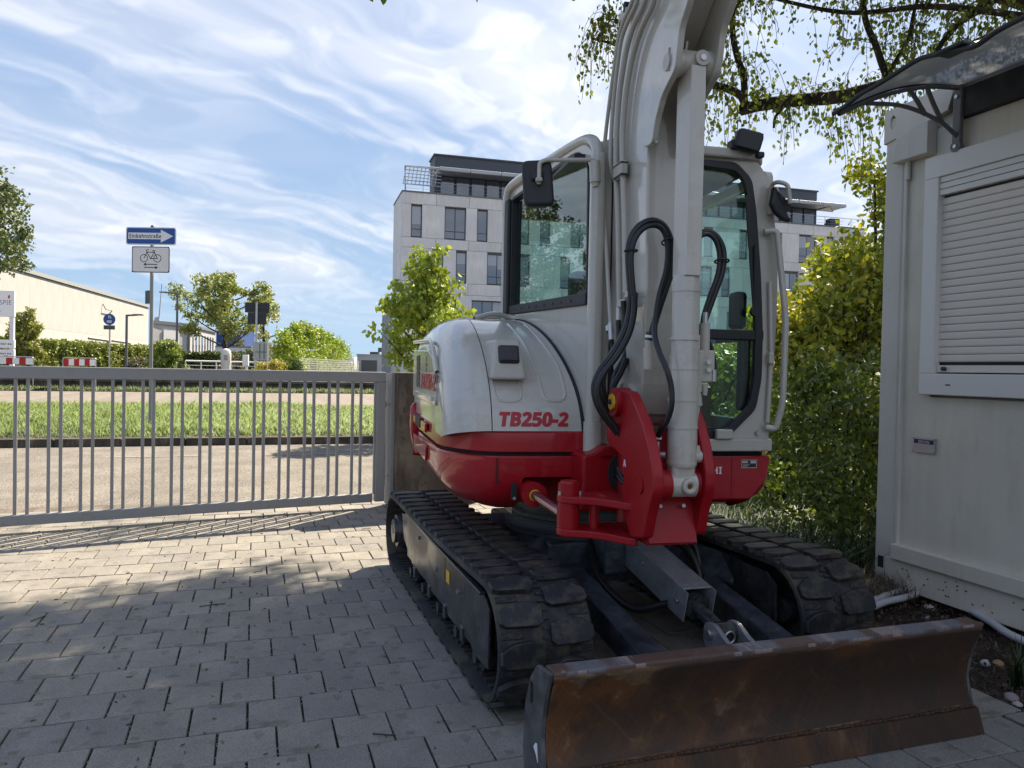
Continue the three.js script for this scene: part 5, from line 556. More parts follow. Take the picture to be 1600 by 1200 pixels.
  part(cab, 'front_plate', [extrude(round([[0.10, 0.985], [0.785, 0.985], [0.76, 0.86], [0.68, 0.765], [0.10, 0.765]], 0.02), 0.02, 0.005).translate(0, 0, 0.728)], M.red); part(cab, 'data_plate', new THREE.PlaneGeometry(0.085, 0.042).translate(0.665, 0.945, 0.7492), new THREE.MeshStandardMaterial({ roughness: 0.45, map: print(256, 128, (c, w, h) => { c.fillStyle = '#26272a'; c.fillRect(0, 0, w, h); c.strokeStyle = '#c9c9c6'; c.lineWidth = 8; c.strokeRect(4, 4, w - 8, h - 8); c.fillStyle = '#c4c4c0'; c.fillRect(14, 20, 90, 30); c.fillRect(150, 16, 90, 40); for (let k = 0; k < 3; k++) c.fillRect(20, 66 + k * 18, 120 - k * 20, 7); }) }));
  part(cab, 'maker_lettering', text('TAKEUCHI', 0.036, 0.003).translate([[0.512,0.913,0.75]][0][0] - 0.118, [[0.512,0.913,0.75]][0][1], 0.7482), M.white); part(cab, 'panel_seam', span([0.568, 0.77, 0.7475], [0.571, 0.98, 0.7495]), M.black);
}
// ---- swing frame, bracket, boom
{
  up('swing_frame', [uvm(extrude(round(xy([[-0.272,1.01,0.92],[-0.229,1.018,0.92],[-0.167,1.054,0.92],[-0.12,1.054,0.92],[-0.041,1.03,0.92],[0.046,0.99,0.92],[0.052,0.742,0.92],[-0.285,0.748,0.92],[-0.269,0.867,0.92]]), 0.02), 0.3, 0.012).translate(0, 0, 0.62), 1), rod([-0.03, 0.70, 0.97], [-0.03, 1.02, 0.97], 0.085, 0.085, 24), span([-0.2, 0.985, 0.66], [0.3, 1.02, 0.92], 0.01)], M.redMatte);
  const oh = up('hose_opening', [extrude((() => { const o = []; for (let k = 0; k < 20; k++) o.push([Math.cos(k / 20 * 6.283) * 0.052, Math.sin(k / 20 * 6.283) * 0.085]); return o; })(), 0.01).translate(...[[-0.1,0.932,0.925]][0])], M.cavity);
  oh.add(...[0, 1, 2].map((k) => { const m = shade(new THREE.Mesh(tube([[[-0.116,0.907,0.9]][0], [[-0.116,0.935,0.95]][0], [[-0.099,0.901,1]][0], [[-0.053,0.88,1.02]][0]].map((p) => [p[0], p[1] + k * 0.016 - 0.012, p[2] + (k % 2) * 0.02]), 0.011, 20, 8), M.hose)); m.name = 'hose'; return m; }));
  const pl = round([...zy([[-0.2,1.31,1.104],[-0.2,1.327,1.193],[-0.2,1.32,1.303],[-0.2,1.27,1.379],[-0.2,1.199,1.467],[-0.2,1.11,1.539],[-0.2,1.018,1.59],[-0.2,0.951,1.594],[-0.2,0.863,1.541],[-0.2,0.749,1.495],[-0.2,0.725,1.363],[-0.2,0.81,1.259],[-0.2,0.987,1.263],[-0.2,1.045,1.228],[-0.2,1.081,1.041],[-0.2,1.148,1.019],[-0.2,1.232,1.066]])], 0.018);
  const br = up('swing_bracket', [slabX(pl, -0.2, -0.155, 0.008), slabX(pl.map(([z, y]) => [z - Math.max(0, z - 1.25) * 0.22, y]), 0.05, 0.095, 0.008)].map((g) => uvm(g, 1)), M.redMatte);
  const pin = [[-0.2,1.271,1.173]][0];
  for (const g of [rod([-0.222, pin[1], pin[2]], [-0.15, pin[1], pin[2]], 0.062, 0.062, 28), rod([0.045, pin[1], pin[2]], [0.11, pin[1], pin[2]], 0.062, 0.062, 28)]) part(br, 'pivot_boss', g, M.redMatte);
  part(br, 'pin_cap', [rod([-0.232, pin[1], pin[2]], [-0.2225, pin[1], pin[2]], 0.036, 0.036, 8)], M.yellow); part(br, 'pin_bolt', rod([-0.24, pin[1], pin[2]], [-0.2325, pin[1], pin[2]], 0.013, 0.013, 6), M.black);
  const cp = [[-0.2,0.967,1.574]][0];
  for (const g of [rod([-0.155, 0.955, 1.46], [-0.085, 0.955, 1.46], 0.066, 0.06, 26), rod([0.02, 0.955, 1.42], [0.05, 0.955, 1.42], 0.058, 0.066, 26), rod([-0.207, 0.955, 1.46], [-0.2, 0.955, 1.46], 0.035, 0.035, 20)]) part(br, 'cross_boss', g, M.redMatte);
  part(br, 'web_plate', [uvm(beam([-0.052, 0.715, 1.44], [-0.052, 0.93, 1.36], 0.205, 0.03), 1), uvm(beam([-0.052, 0.93, 1.36], [-0.052, 1.14, 1.2], 0.205, 0.02), 1), span([-0.155, 0.705, 1.05], [0.05, 0.725, 1.43], 0.004)], M.redMatte);
  for (const x of [-0.1, 0]) part(br, 'grease_fitting', rod([x, 0.85, 1.40], [x, 0.865, 1.43], 0.008), M.zinc);
  const lug = round([[-0.45, 1.08, 0.05], [-0.44, 1.17, 0.05], [-0.3, 1.22, 0.1], [-0.16, 1.42, 0.1], [-0.16, 1.02], [-0.3, 1.05]], 0.03);
  for (const y of [0.832, 0.690]) part(br, 'lug_plate', uvm(extrude(lug.map(([x, z]) => [x, -z]), 0.032, 0.006).rotateX(-Math.PI / 2).translate(0, y, 0), 1), M.redMatte);
  part(br, 'lug_boss', [rod([-0.395, 0.72, 1.12], [-0.395, 0.915, 1.12], 0.048, 0.048, 26), rod([-0.395, 0.80, 1.12], [-0.395, 0.806, 1.12], 0.0495, 0.0495, 26), rod([-0.395, 0.915, 1.12], [-0.395, 0.925, 1.12], 0.04, 0.036, 20)], M.redMatte); for (const x of [-0.44, -0.35]) part(br, 'bolt', rod([x, 0.865, 1.14], [x, 0.882, 1.14], 0.009, 0.009, 6), M.zinc);
  part(br, 'lug_post', rod([-0.285, 0.72, 1.14], [-0.285, 0.834, 1.14], 0.022, 0.022, 16), M.redMatte);
  const wn = part(br, 'warning_mark', [text('A', 0.03, 0.001).rotateY(-Math.PI / 2).translate(-0.2012, 1.02, 1.28)], M.white);
  const sc = up('swing_cylinder', [rod([-0.48, 0.82, 0.62], [-0.475, 0.815, 0.80], 0.05, 0.05, 24), rod([-0.475, 0.815, 0.80], [-0.475, 0.815, 0.83], 0.058, 0.058, 24)], M.redMatte); part(sc, 'piston_rod', rod([-0.475, 0.815, 0.82], [-0.40, 0.765, 1.10], 0.024, 0.024, 18), std(0.40, 0.22, 0.22, 0.22, { metalness: 0.9 })); part(sc, 'rod_eye', rod([-0.395, 0.725, 1.12], [-0.395, 0.80, 1.12], 0.05, 0.05, 20), M.redMatte); part(sc, 'cylinder_seal', new THREE.TorusGeometry(0.025, 0.003, 8, 20).translate(-0.475, 0.813, 0.834), M.yellow);
  // boom
  const rear = [[0.98, 1.20], [0.90, 1.25], [0.80, 1.45], [0.745, 1.81], [0.715, 2.28], [0.695, 2.6], [0.735, 2.82], [0.83, 3.0], [0.96, 3.13], [1.25, 3.42], [1.7, 3.68], [2.25, 3.84]], frontE = [[2.3, 3.42], [1.95, 3.22], [1.70, 3.02], [1.50, 2.85], [1.37, 2.745], [1.25, 2.66], [1.212, 2.55], [1.20, 2.40], [1.20, 2.17], [1.215, 1.76], [1.19, 1.35], [1.165, 1.22], [1.10, 1.17]];
  const side = [...rear, ...frontE];
  const boom = up('boom', [uvm(slabX(side, -0.10, 0.045, 0.010, [], 2), 0.8), uvm(rod([-0.13, 1.255, 1.06], [0.07, 1.255, 1.06], 0.10, 0.10, 30), 1)], M.paint);
  const ear = round([...zy([[-0.125,2.347,1.305],[-0.125,2.43,1.334],[-0.125,2.513,1.396],[-0.125,2.553,1.482],[-0.125,2.572,1.523],[-0.125,2.622,1.538],[-0.125,2.722,1.562],[-0.125,2.785,1.632]]), [1.75, 2.98], [1.58, 2.93], [1.37, 2.79], [1.25, 2.70], [1.20, 2.58], [1.20, 2.36]], 0.03);
  const bp = [[-0.125,2.626,1.453]][0];
  for (const [a, b] of [[-0.125, -0.0985], [0.0435, 0.07]]) part(boom, 'cylinder_ear', uvm(slabX(ear, a, b, 0.004), 0.8), M.paint);
  for (const g of [rod([-0.098, bp[1], bp[2]], [-0.075, bp[1], bp[2]], 0.058, 0.054, 24), rod([0.02, bp[1], bp[2]], [0.043, bp[1], bp[2]], 0.054, 0.058, 24)]) part(boom, 'pin_boss', g, M.paint); part(boom, 'pin_end', [rod([-0.132, bp[1], bp[2]], [-0.1255, bp[1], bp[2]], 0.034, 0.034, 24), span([-0.13, bp[1] - 0.04, bp[2] + 0.012], [-0.126, bp[1] + 0.05, bp[2] + 0.02])], M.paintFlat);
  { const wp = zy([[-0.127,2.348,1.31],[-0.127,2.448,1.276],[-0.127,2.53,1.271],[-0.127,2.601,1.295],[-0.127,2.66,1.359],[-0.127,2.722,1.446],[-0.127,2.785,1.539]]); part(boom, 'weld_bead', tube(wp.map(([z, y]) => [-0.1035, y, z]), 0.006, 60, 6), M.paintFlat); }
  part(boom, 'foot_weld', [rod([-0.103, 1.3, 1.02], [0.048, 1.3, 1.02], 0.01)], M.paint);
  const pipe = (l, r) => bentTube(l, r, 0.07, 10);
  part(boom, 'hydraulic_pipe', pipe([[-0.128, 3.45, 1.42], ...[[-0.128,2.979,1.217],[-0.128,2.942,1.069],[-0.128,2.867,0.977],[-0.128,2.687,0.894],[-0.128,2.516,0.871],[-0.128,2.36,0.872],[-0.128,2.116,0.924],[-0.128,1.698,0.969]]], 0.0135), M.paintFlat);
  part(boom, 'hydraulic_pipe', pipe([[-0.128, 3.42, 1.46], ...[[-0.128,2.932,1.318],[-0.128,2.884,1.157],[-0.128,2.79,1.047],[-0.128,2.656,0.982],[-0.128,2.492,0.95],[-0.128,2.335,0.969],[-0.128,2.1,1.01],[-0.128,1.755,1.049]]], 0.0135), M.paintFlat);
  part(boom, 'hydraulic_pipe', pipe([[-0.14, 3.42, 1.2], ...[[-0.14,3.035,1.094],[-0.14,3.004,0.975],[-0.14,2.949,0.902],[-0.14,2.743,0.817],[-0.14,2.552,0.746],[-0.14,2.398,0.717],[-0.14,2.115,0.766],[-0.14,1.629,0.883]]], 0.010), M.paintFlat);
  part(boom, 'hydraulic_pipe', pipe([[-0.14, 3.4, 1.25], ...[[-0.14,3.006,1.158],[-0.14,2.976,1.027],[-0.14,2.928,0.938],[-0.14,2.726,0.864],[-0.14,2.557,0.83],[-0.14,2.371,0.824]], [-0.05, 2.25, 0.74]], 0.010), M.paintFlat);
  part(boom, 'pipe_clamp', [box(0.035, 0.07, 0.10, ...[[-0.13,2.328,0.95]][0], 0.008)], M.paintFlat); part(boom, 'pipe_clamp', [box(0.03, 0.04, 0.09, ...[[-0.13,3.032,0.954]][0], 0.008)], M.paintFlat); if (1) part(boom, 'pipe_clamp', [box(0.03, 0.035, 0.10, ...[[-0.13,1.711,1.024]][0], 0.006), box(0.03, 0.03, 0.06, ...[[-0.13,1.744,1.103]][0], 0.006)], M.paintFlat); part(boom, 'clamp_rubber', [box(0.036, 0.008, 0.105, ...[[-0.13,2.352,0.948]][0]), box(0.036, 0.008, 0.105, ...[[-0.13,2.298,0.952]][0]), box(0.035, 0.05, 0.02, ...[[-0.13,3.052,0.986]][0], 0.006)], M.black);
  const fit = (px, q, r) => rod(px, q, r, r, 8);
  part(boom, 'pipe_fitting', [fit([[-0.14,1.629,0.883]][0], [[-0.14,1.547,0.898]][0], 0.013), fit([[-0.14,1.615,0.866]][0], [[-0.14,1.59,0.877]][0], 0.02), fit([[-0.128,1.704,0.968]][0], [[-0.128,1.625,0.965]][0], 0.016)], M.zinc);
  // boom cylinder
  const c0 = [-0.028, 0.955, 1.46], c1 = [-0.022, bp[1], bp[2]], L = (t, dx = 0, dz = 0) => [lerp(c0[0], c1[0], t) + dx, lerp(c0[1], c1[1], t), lerp(c0[2], c1[2], t) + dz];
  const bc = up('boom_cylinder', [rod(L(0.045), L(0.31), 0.058, 0.058, 32), rod(L(0.31), L(0.46), 0.055, 0.055, 32), rod(L(0.46), L(0.485), 0.058, 0.058, 32), rod(L(0.485), L(0.50), 0.054, 0.05, 32), ...[0.05, 0.135, 0.2, 0.275, 0.345].map((t) => rod(L(t), L(t + 0.007), 0.0605, 0.0605, 32)), span([-0.08, 0.935, 1.425], [0.022, 1.05, 1.495], 0.02), rod([-0.084, 0.955, 1.46], [0.024, 0.955, 1.46], 0.05, 0.05, 24)], M.paint);
  part(bc, 'pin_boss', [new THREE.TorusGeometry(0.022, 0.012, 10, 24).translate(-0.015, 0.955, 1.512), rod([-0.015, 0.955, 1.47], [-0.015, 0.955, 1.508], 0.032, 0.032, 20)], M.paintFlat); part(bc, 'pin_hole', rod([-0.015, 0.955, 1.509], [-0.015, 0.955, 1.513], 0.019, 0.019, 16), std(0.16, 0.09, 0.02, 0.5, { metalness: 0.6 }));
  part(bc, 'piston_rod', rod(L(0.5), L(0.98), 0.032, 0.032, 20), M.chrome);
  const hex = round([[-0.047, -0.03], [-0.027, 0.06], [0.034, 0.06], [0.054, -0.02], [0.054, -0.03]], 0.004);
  part(bc, 'rod_guard', [uvm(along(extrude(hex.map(([x, z]) => [x, -z]), (c1[1] - c0[1]) * 0.49, 0.003).rotateX(-Math.PI / 2).translate(0, -(c1[1] - c0[1]) * 0.49 / 2, 0), L(0.497), L(0.985)), 1)], M.paint);
  part(bc, 'rod_end', [rod([-0.074, bp[1], bp[2]], [0.019, bp[1], bp[2]], 0.052, 0.052, 26), rod([-0.005, bp[1] + 0.005, bp[2] + 0.04], [-0.005, bp[1] + 0.005, bp[2] + 0.066], 0.03, 0.03, 24)], M.paintFlat); part(bc, 'grease_fitting', rod([-0.05, bp[1] + 0.05, bp[2]], [-0.05, bp[1] + 0.085, bp[2] + 0.01], 0.009), M.zinc); part(bc, 'pin_bolt', [rod([-0.005, bp[1] + 0.005, bp[2] + 0.066], [-0.005, bp[1] + 0.005, bp[2] + 0.072], 0.012)], M.zinc);
  part(bc, 'oil_pipe', [bentTube([[[0.037,1.358,1.44]][0], [[0.047,1.286,1.44]][0], [[0.03,1.203,1.44]][0], [[0.036,1.086,1.44]][0]], 0.013, 0.04), rod([[0.038,1.319,1.44]][0], [[0.045,1.27,1.44]][0], 0.019, 0.019, 10), rod([[-0.001,1.068,1.46]][0], [[0.06,1.068,1.46]][0], 0.026, 0.026, 14), rod([[0.026,1.109,1.46]][0], [[0.035,1.06,1.46]][0], 0.02, 0.026, 12)], M.paintFlat);
  part(bc, 'valve_block', [box(0.075, 0.13, 0.07, ...[[0.082,1.431,1.4]][0], 0.008), rod([[0.079,1.606,1.42]][0], [[0.08,1.463,1.42]][0], 0.019, 0.019, 12), rod([[0.046,1.384,1.42]][0], [[0.047,1.327,1.42]][0], 0.022, 0.022, 12), rod([[0.083,1.358,1.42]][0], [[0.084,1.312,1.42]][0], 0.015, 0.01, 10), rod([[0.034,1.397,1.42]][0], [[-0.006,1.397,1.5]][0], 0.014, 0.014, 12)], M.paintFlat); part(bc, 'valve_bolt', [rod([[0.095,1.447,1.43]][0], [[0.08,1.447,1.46]][0], 0.009), rod([[0.096,1.416,1.43]][0], [[0.081,1.416,1.46]][0], 0.009), rod([[0.116,1.417,1.43]][0], [[0.117,1.37,1.43]][0], 0.012), rod([[0.078,1.65,1.42]][0], [[0.079,1.603,1.42]][0], 0.011)], M.zinc);
  // hoses
  const H = (l, r, n = 60) => tube(l, r, n, 10);
  const h1 = up('hydraulic_hose', H([[-0.197,1.718,1.3],[-0.213,1.881,1.3],[-0.203,1.955,1.3],[-0.165,2.01,1.3],[-0.109,2.032,1.3],[-0.058,2.011,1.3],[-0.025,1.944,1.3],[-0.02,1.864,1.3],[-0.032,1.794,1.3],[-0.067,1.688,1.3],[-0.093,1.599,1.3],[-0.106,1.553,1.3]], 0.0145), M.hose);
  part(h1, 'hose_fitting', [rod([[-0.116,1.505,1.3]][0], [[-0.114,1.414,1.3]][0], 0.022, 0.022, 12), rod([[-0.117,1.542,1.3]][0], [[-0.116,1.5,1.3]][0], 0.0155, 0.0155, 12)], M.paintFlat); part(h1, 'hose_end', rod([[-0.109,1.566,1.3]][0], [[-0.117,1.534,1.3]][0], 0.0165), M.black); part(h1, 'hose_band', rod([[-0.113,1.556,1.3]][0], [[-0.114,1.545,1.3]][0], 0.0175), M.white);
  const h2 = up('hydraulic_hose', H([[-0.194,1.716,1.32],[-0.208,1.852,1.32],[-0.199,1.936,1.32],[-0.161,1.991,1.32],[-0.111,2.01,1.32],[-0.071,1.991,1.32],[-0.05,1.929,1.32],[-0.053,1.833,1.32],[-0.082,1.72,1.32],[-0.112,1.616,1.36],[-0.138,1.548,1.42],[-0.138,1.482,1.47],[-0.126,1.412,1.52],[-0.11,1.343,1.53],[-0.108,1.268,1.53],[-0.115,1.206,1.5],[-0.121,1.168,1.46],[-0.114,1.139,1.42]], 0.0115, 90), M.hose);
  part(h2, 'hose_fitting', [rod([[-0.115,1.123,1.42]][0], [[-0.115,1.067,1.42]][0], 0.011, 0.011, 10), rod([[-0.121,1.069,1.42]][0], [[-0.088,1.071,1.44]][0], 0.014, 0.014, 12)], M.zinc); part(h2, 'hose_band', rod([[-0.115,1.147,1.425]][0], [[-0.116,1.134,1.425]][0], 0.0145), M.white);
  const hb = (l, r, z) => up('hydraulic_hose', H(l, r, 70), M.hose);
  hb([[-0.145,1.744,1.16],[-0.152,1.655,1.16],[-0.173,1.571,1.16],[-0.221,1.481,1.16],[-0.277,1.408,1.16],[-0.302,1.341,1.16],[-0.294,1.278,1.16],[-0.261,1.215,1.16],[-0.213,1.159,1.16],[-0.162,1.098,1.16],[-0.11,1.028,1.16]], 0.0145); hb([[-0.143,1.74,1.2],[-0.146,1.647,1.2],[-0.168,1.558,1.2],[-0.217,1.469,1.2],[-0.273,1.397,1.2],[-0.3,1.337,1.2],[-0.293,1.271,1.2],[-0.257,1.212,1.2],[-0.207,1.152,1.2],[-0.147,1.075,1.2]], 0.0135);
  hb([[-0.158,1.715,1.1],[-0.15,1.616,1.1],[-0.177,1.531,1.1],[-0.223,1.459,1.1],[-0.263,1.385,1.1],[-0.273,1.323,1.1],[-0.254,1.256,1.1],[-0.211,1.194,1.1],[-0.141,1.121,1.1]], 0.013); hb([[-0.189,1.547,1.04],[-0.182,1.495,1.04],[-0.214,1.426,1.04],[-0.236,1.368,1.04],[-0.235,1.311,1.04],[-0.21,1.248,1.04],[-0.166,1.196,1.04],[-0.088,1.116,1.04]], 0.011); hb([[-0.172,1.631,1.08],[-0.17,1.546,1.08],[-0.204,1.46,1.08],[-0.232,1.388,1.08],[-0.234,1.323,1.08],[-0.205,1.255,1.08],[-0.156,1.199,1.08]], 0.012);
  hb([[-0.085,1.522,0.98],[-0.105,1.463,0.98],[-0.143,1.389,0.98],[-0.154,1.316,0.98],[-0.139,1.228,0.98],[-0.098,1.155,0.98]], 0.014); hb([[-0.107,1.463,1.02],[-0.133,1.398,1.02],[-0.168,1.328,1.02],[-0.16,1.253,1.02],[-0.113,1.187,1.02]], 0.014);
  const h3 = up('hydraulic_hose', H([[0.05,1.942,1.3],[0.087,1.977,1.3],[0.136,2.001,1.3],[0.183,1.976,1.3],[0.211,1.918,1.3],[0.208,1.837,1.3],[0.178,1.749,1.3],[0.148,1.666,1.3],[0.123,1.595,1.3],[0.11,1.551,1.3]], 0.0145), M.hose); part(h3, 'hose_fitting', [rod([[0.095,1.534,1.32]][0], [[0.065,1.463,1.38]][0], 0.014, 0.014, 12)], M.zinc); part(h3, 'hose_band', rod([[0.103,1.562,1.31]][0], [[0.102,1.548,1.31]][0], 0.0175), M.white);
  hb([[0.051,1.902,1.32],[0.089,1.968,1.32],[0.129,1.986,1.32],[0.165,1.961,1.32],[0.184,1.898,1.32],[0.177,1.817,1.32],[0.142,1.718,1.32],[0.116,1.626,1.32],[0.129,1.573,1.32],[0.159,1.506,1.32],[0.173,1.439,1.32],[0.171,1.417,1.32]], 0.010);
  up('cable_tie', [new THREE.TorusGeometry(0.027, 0.004, 6, 16).rotateX(1.2).translate(...[[-0.043,1.946,1.31]][0]), new THREE.TorusGeometry(0.026, 0.004, 6, 16).rotateX(1.5).translate(...[[-0.206,1.901,1.31]][0]), new THREE.TorusGeometry(0.03, 0.004, 6, 16).rotateX(1.4).translate(...[[0.201,1.878,1.31]][0])], M.black);
}

// ================================================================= SITE CONTAINER
{
  const X = 4.05, t = base('site_container', 'cream site office container with closed roller shutter at the right edge', 'container', [X, 0, 0]); // long face at local x 0, facing the yard
  const q = (l) => l.map((p) => [p[0] - X, p[1], p[2]]);
  const zL = -4.12, zN = 1.9, yT = 3.15, yB = 0.04;
  part(t, 'wall_core', span([0.06, yB, zL + 0.05], [2.4, yT - 0.02, zN]), M.contGrey);
  const post = part(t, 'corner_post', [uvm(span([0.0, yB, zL], [0.2, yT, zL + 0.16], 0.02), 0.7)], M.contGrey);
  part(t, 'post_return', uvm(span([-0.0, 0.26, zL + 0.162], [0.1, 2.93, zL + 0.19], 0.004), 0.7), M.contGrey);
  // wall sheet with upright creases
  const wall = (z0, z1, y0, y1, x, n) => uvm(grid(Math.round((z1 - z0) / 0.02), 1, (u, v) => { const z = lerp(z0, z1, u), k = ((z * 2.6) % 1 + 1) % 1; return [x + (k < 0.12 ? 0.0025 * Math.sin(k / 0.12 * Math.PI) : 0), lerp(y0, y1, v), z]; }), 0.7);
  part(t, 'wall_panel', [wall(zL + 0.19, zN, 0.28, 1.28, 0.024), wall(zL + 0.19, zN, 2.78, 2.98, 0.024), wall(zL + 0.19, -3.72, 1.28, 2.78, 0.024), wall(-2.2, zN, 1.28, 2.78, 0.024)], M.cont);
  part(t, 'base_rail', [uvm(span([-0.035, 0.20, zL + 0.17], [0.03, 0.30, zN], 0.008), 0.7)], M.cont); part(t, 'base_beam', uvm(span([-0.006, yB - 0.03, zL + 0.1], [0.06, 0.198, zN], 0.006), 0.7), M.cont);
  part(t, 'fork_slot', span([-0.003, 0.11, zL + 0.035], [0.01, 0.19, zL + 0.085], 0.004), M.cavity);
  // window
  const a = q([[4.05,2.788,-3.761],[4.05,1.297,-3.766],[4.05,2.522,-3.652],[4.05,1.425,-3.659]]), z0 = a[1][2] + 0.005, y0 = a[1][1], y1 = a[0][1], zi = a[3][2], yi = a[3][1] + 0.005, z1 = -2.25, bw = 0.135;
  part(t, 'window_frame', [span([-0.035, y0, z0], [0.03, yi, z1], 0.006), span([-0.035, y1 - bw, z0], [0.03, y1, z1], 0.006), span([-0.0345, yi, z0], [0.03, y1 - bw, z0 + 0.105], 0.006), span([-0.0345, yi, z1 - 0.105], [0.03, y1 - bw, z1], 0.006)], M.plastic); part(t, 'frame_slot', span([-0.036, y0 + 0.06, z0 + 0.2], [-0.034, y0 + 0.068, z0 + 0.235]), M.black);
  const yb = [[4.05,2.537,-3.647]][0][1], ub = y1 - bw, n3 = 3; for (let i = 0; i < n3; i++) part(t, 'shutter_case_board', span([-0.02, yb + 0.002 + (ub - yb) * i / n3, z0 + 0.105], [0.03, yb - 0.002 + (ub - yb) * (i + 1) / n3, z1 - 0.105], 0.003), M.plastic);
  const sh = part(t, 'roller_shutter', span([0.021, yi, z0 + 0.105], [0.035, yb, z1 - 0.105]), M.black); const pit = 0.0465, ns = Math.floor((yb - yi - 0.05) / pit), sl = (() => { const p = [[0.0, 0.0008], [-0.004, 0.003], [-0.0065, 0.012], [-0.0065, pit - 0.012], [-0.004, pit - 0.004], [0.0, pit - 0.0014], [0.006, pit - 0.0014], [0.006, 0.0008]]; return extrude(p, z1 - z0 - 0.212, 0).translate(0, 0, z0 + 0.106); })();
  for (let i = 0; i < ns; i++) part(sh, 'slat', sl, M.slat).position.set(0.012, yb - 0.012 - (i + 1) * pit, 0); part(sh, 'end_bar', span([-0.008, yi + 0.008, z0 + 0.107], [0.02, yi + 0.052, z1 - 0.107], 0.005), M.slat); part(sh, 'stopper', rod([-0.03, yi + 0.03, z0 + 0.17], [-0.005, yi + 0.03, z0 + 0.17], 0.013, 0.013, 14), M.plasticD);
  const pl = q([[4.05,1.016,-3.831],[4.05,0.927,-3.661]]), pz = (pl[0][2] + pl[1][2]) / 2, py = (pl[0][1] + pl[1][1]) / 2, pw = Math.abs(pl[1][2] - pl[0][2]), ph = 0.095; const np = part(t, 'name_plate', span([0.008, py - ph / 2, pz - pw / 2], [0.018, py + ph / 2, pz + pw / 2]), M.zinc); part(np, 'printed_face', new THREE.PlaneGeometry(pw - 0.006, ph - 0.006).rotateY(-Math.PI / 2).translate(0.0075, py, pz), new THREE.MeshStandardMaterial({ roughness: 0.4, metalness: 0.2, map: print(256, 144, (c, w, h) => { c.fillStyle = '#b9aeb0'; c.fillRect(0, 0, w, h); c.fillStyle = '#22264e'; c.fillRect(10, 14, w - 20, 44); c.fillStyle = '#c9c2c4'; c.font = 'bold 40px sans-serif'; c.textAlign = 'center'; c.fillText('DECON', w / 2, 51, w - 40); c.fillStyle = '#86797e'; for (let k = 0; k < 4; k++) c.fillRect(20, 74 + k * 15, w - 50 - (k % 2) * 30, 2); c.fillStyle = '#2c2430'; for (const [x, y] of [[8, 8], [w - 8, 8], [8, h - 8], [w - 8, h - 8]]) { c.beginPath(); c.arc(x, y, 6, 0, 7); c.fill(); } }) }));
  // top: corner casting with hole, rail, down-hung box, roof
  const cz = zL - 0.005, hole = []; for (let k = 0; k < 16; k++) { const s = k / 16 * 6.283; hole.push([cz + 0.075 + Math.cos(s) * 0.028, 3.13 + Math.sin(s) * 0.05 - 0.02]); }
  const gu = part(t, 'corner_casting', uvm(slabX([[cz, 2.98], [cz + 0.5, 3.06], [cz + 0.56, 3.22], [cz, 3.20]], -0.012, 0.03, 0.003, [hole]), 0.7), M.contGrey); part(t, 'casting_back', span([0.05, 2.98, cz + 0.17], [0.2, 3.2, cz + 0.5]), M.contGrey);
  part(t, 'rain_box', uvm(slabX([[cz + 0.12, 2.82], [cz + 0.40, 2.82], [cz + 0.40, 3.02], [cz + 0.15, 2.98]], -0.06, 0.02, 0.006), 0.7), M.contGrey); part(t, 'rain_pipe', rod([0.0, 2.7, cz + 0.2], [0.0, 2.82, cz + 0.2], 0.015), M.contGrey);
  part(t, 'top_rail', uvm(span([-0.015, 2.985, cz + 0.54], [0.06, 3.16, zN], 0.006), 0.5), std(0.085, 0.095, 0.095, 0.75, { map: T.grime })); part(t, 'roof', uvm(span([0.0, 3.15, zL], [2.42, 3.2, zN]), 0.5), std(0.3, 0.3, 0.3, 0.8));
  // door canopy: bracket of curved bars carrying a sagging sheet
  const tip = [[3.115,2.899,-3.56]][0], ct = [tip[0] - X, tip[1]], B = [[4.05,3.23,-3.581],[4.05,2.987,-3.59]], zb = -3.56;
  const lipC = [[-3.56, 0], [-3.3, 0.05], [-2.95, 0.088], [-2.8, 0.06], [-2.68, 0.028], [-2.5, 0.06], [-2.2, 0.06], [-1.5, 0.05], [-0.5, 0.05]], lipY = (z) => { for (let i = 0; i < lipC.length - 1; i++) if (z <= lipC[i + 1][0]) { const k = sstep(0, 1, (z - lipC[i][0]) / (lipC[i + 1][0] - lipC[i][0])); return lerp(lipC[i][1], lipC[i + 1][1], k); } return 0.05; }, sheetY = (u, z) => ct[1] + u * (3.185 - ct[1]) + 0.07 * Math.sin(u * Math.PI) + lipY(z) * (1 - u) * 1.0;
  const can = part(t, 'door_canopy', [grid(24, 20, (u, v) => { const z = lerp(zb, zb + 2.6, v), x = lerp(ct[0], -0.0, u), q0 = 0; return [x, sheetY(u, z) + 0.012 * Math.sin(v * 18) * (1 - u) * u * 4, z]; })], new THREE.MeshPhysicalMaterial({ color: rgb(0.40, 0.405, 0.41), roughness: 0.7, map: T.facade, transmission: 0.5, thickness: 0, side: THREE.DoubleSide }));
  part(can, 'edge_trim', tube(Array.from({ length: 27 }, (_, i) => [ct[0], sheetY(0, zb + i * 0.1), zb + i * 0.1]), 0.013, 90, 8), M.plasticD); part(can, 'edge_trim', tube([0, 0.25, 0.5, 0.75, 1].map((u) => [lerp(ct[0], 0, u), sheetY(u, zb) + 0.004, zb]), 0.011, 30, 8), M.plasticD); part(can, 'joint_clip', [box(0.1, 0.02, 0.16, ct[0] + 0.02, ct[1] + 0.065, -2.78, 0.008)], M.plasticD);
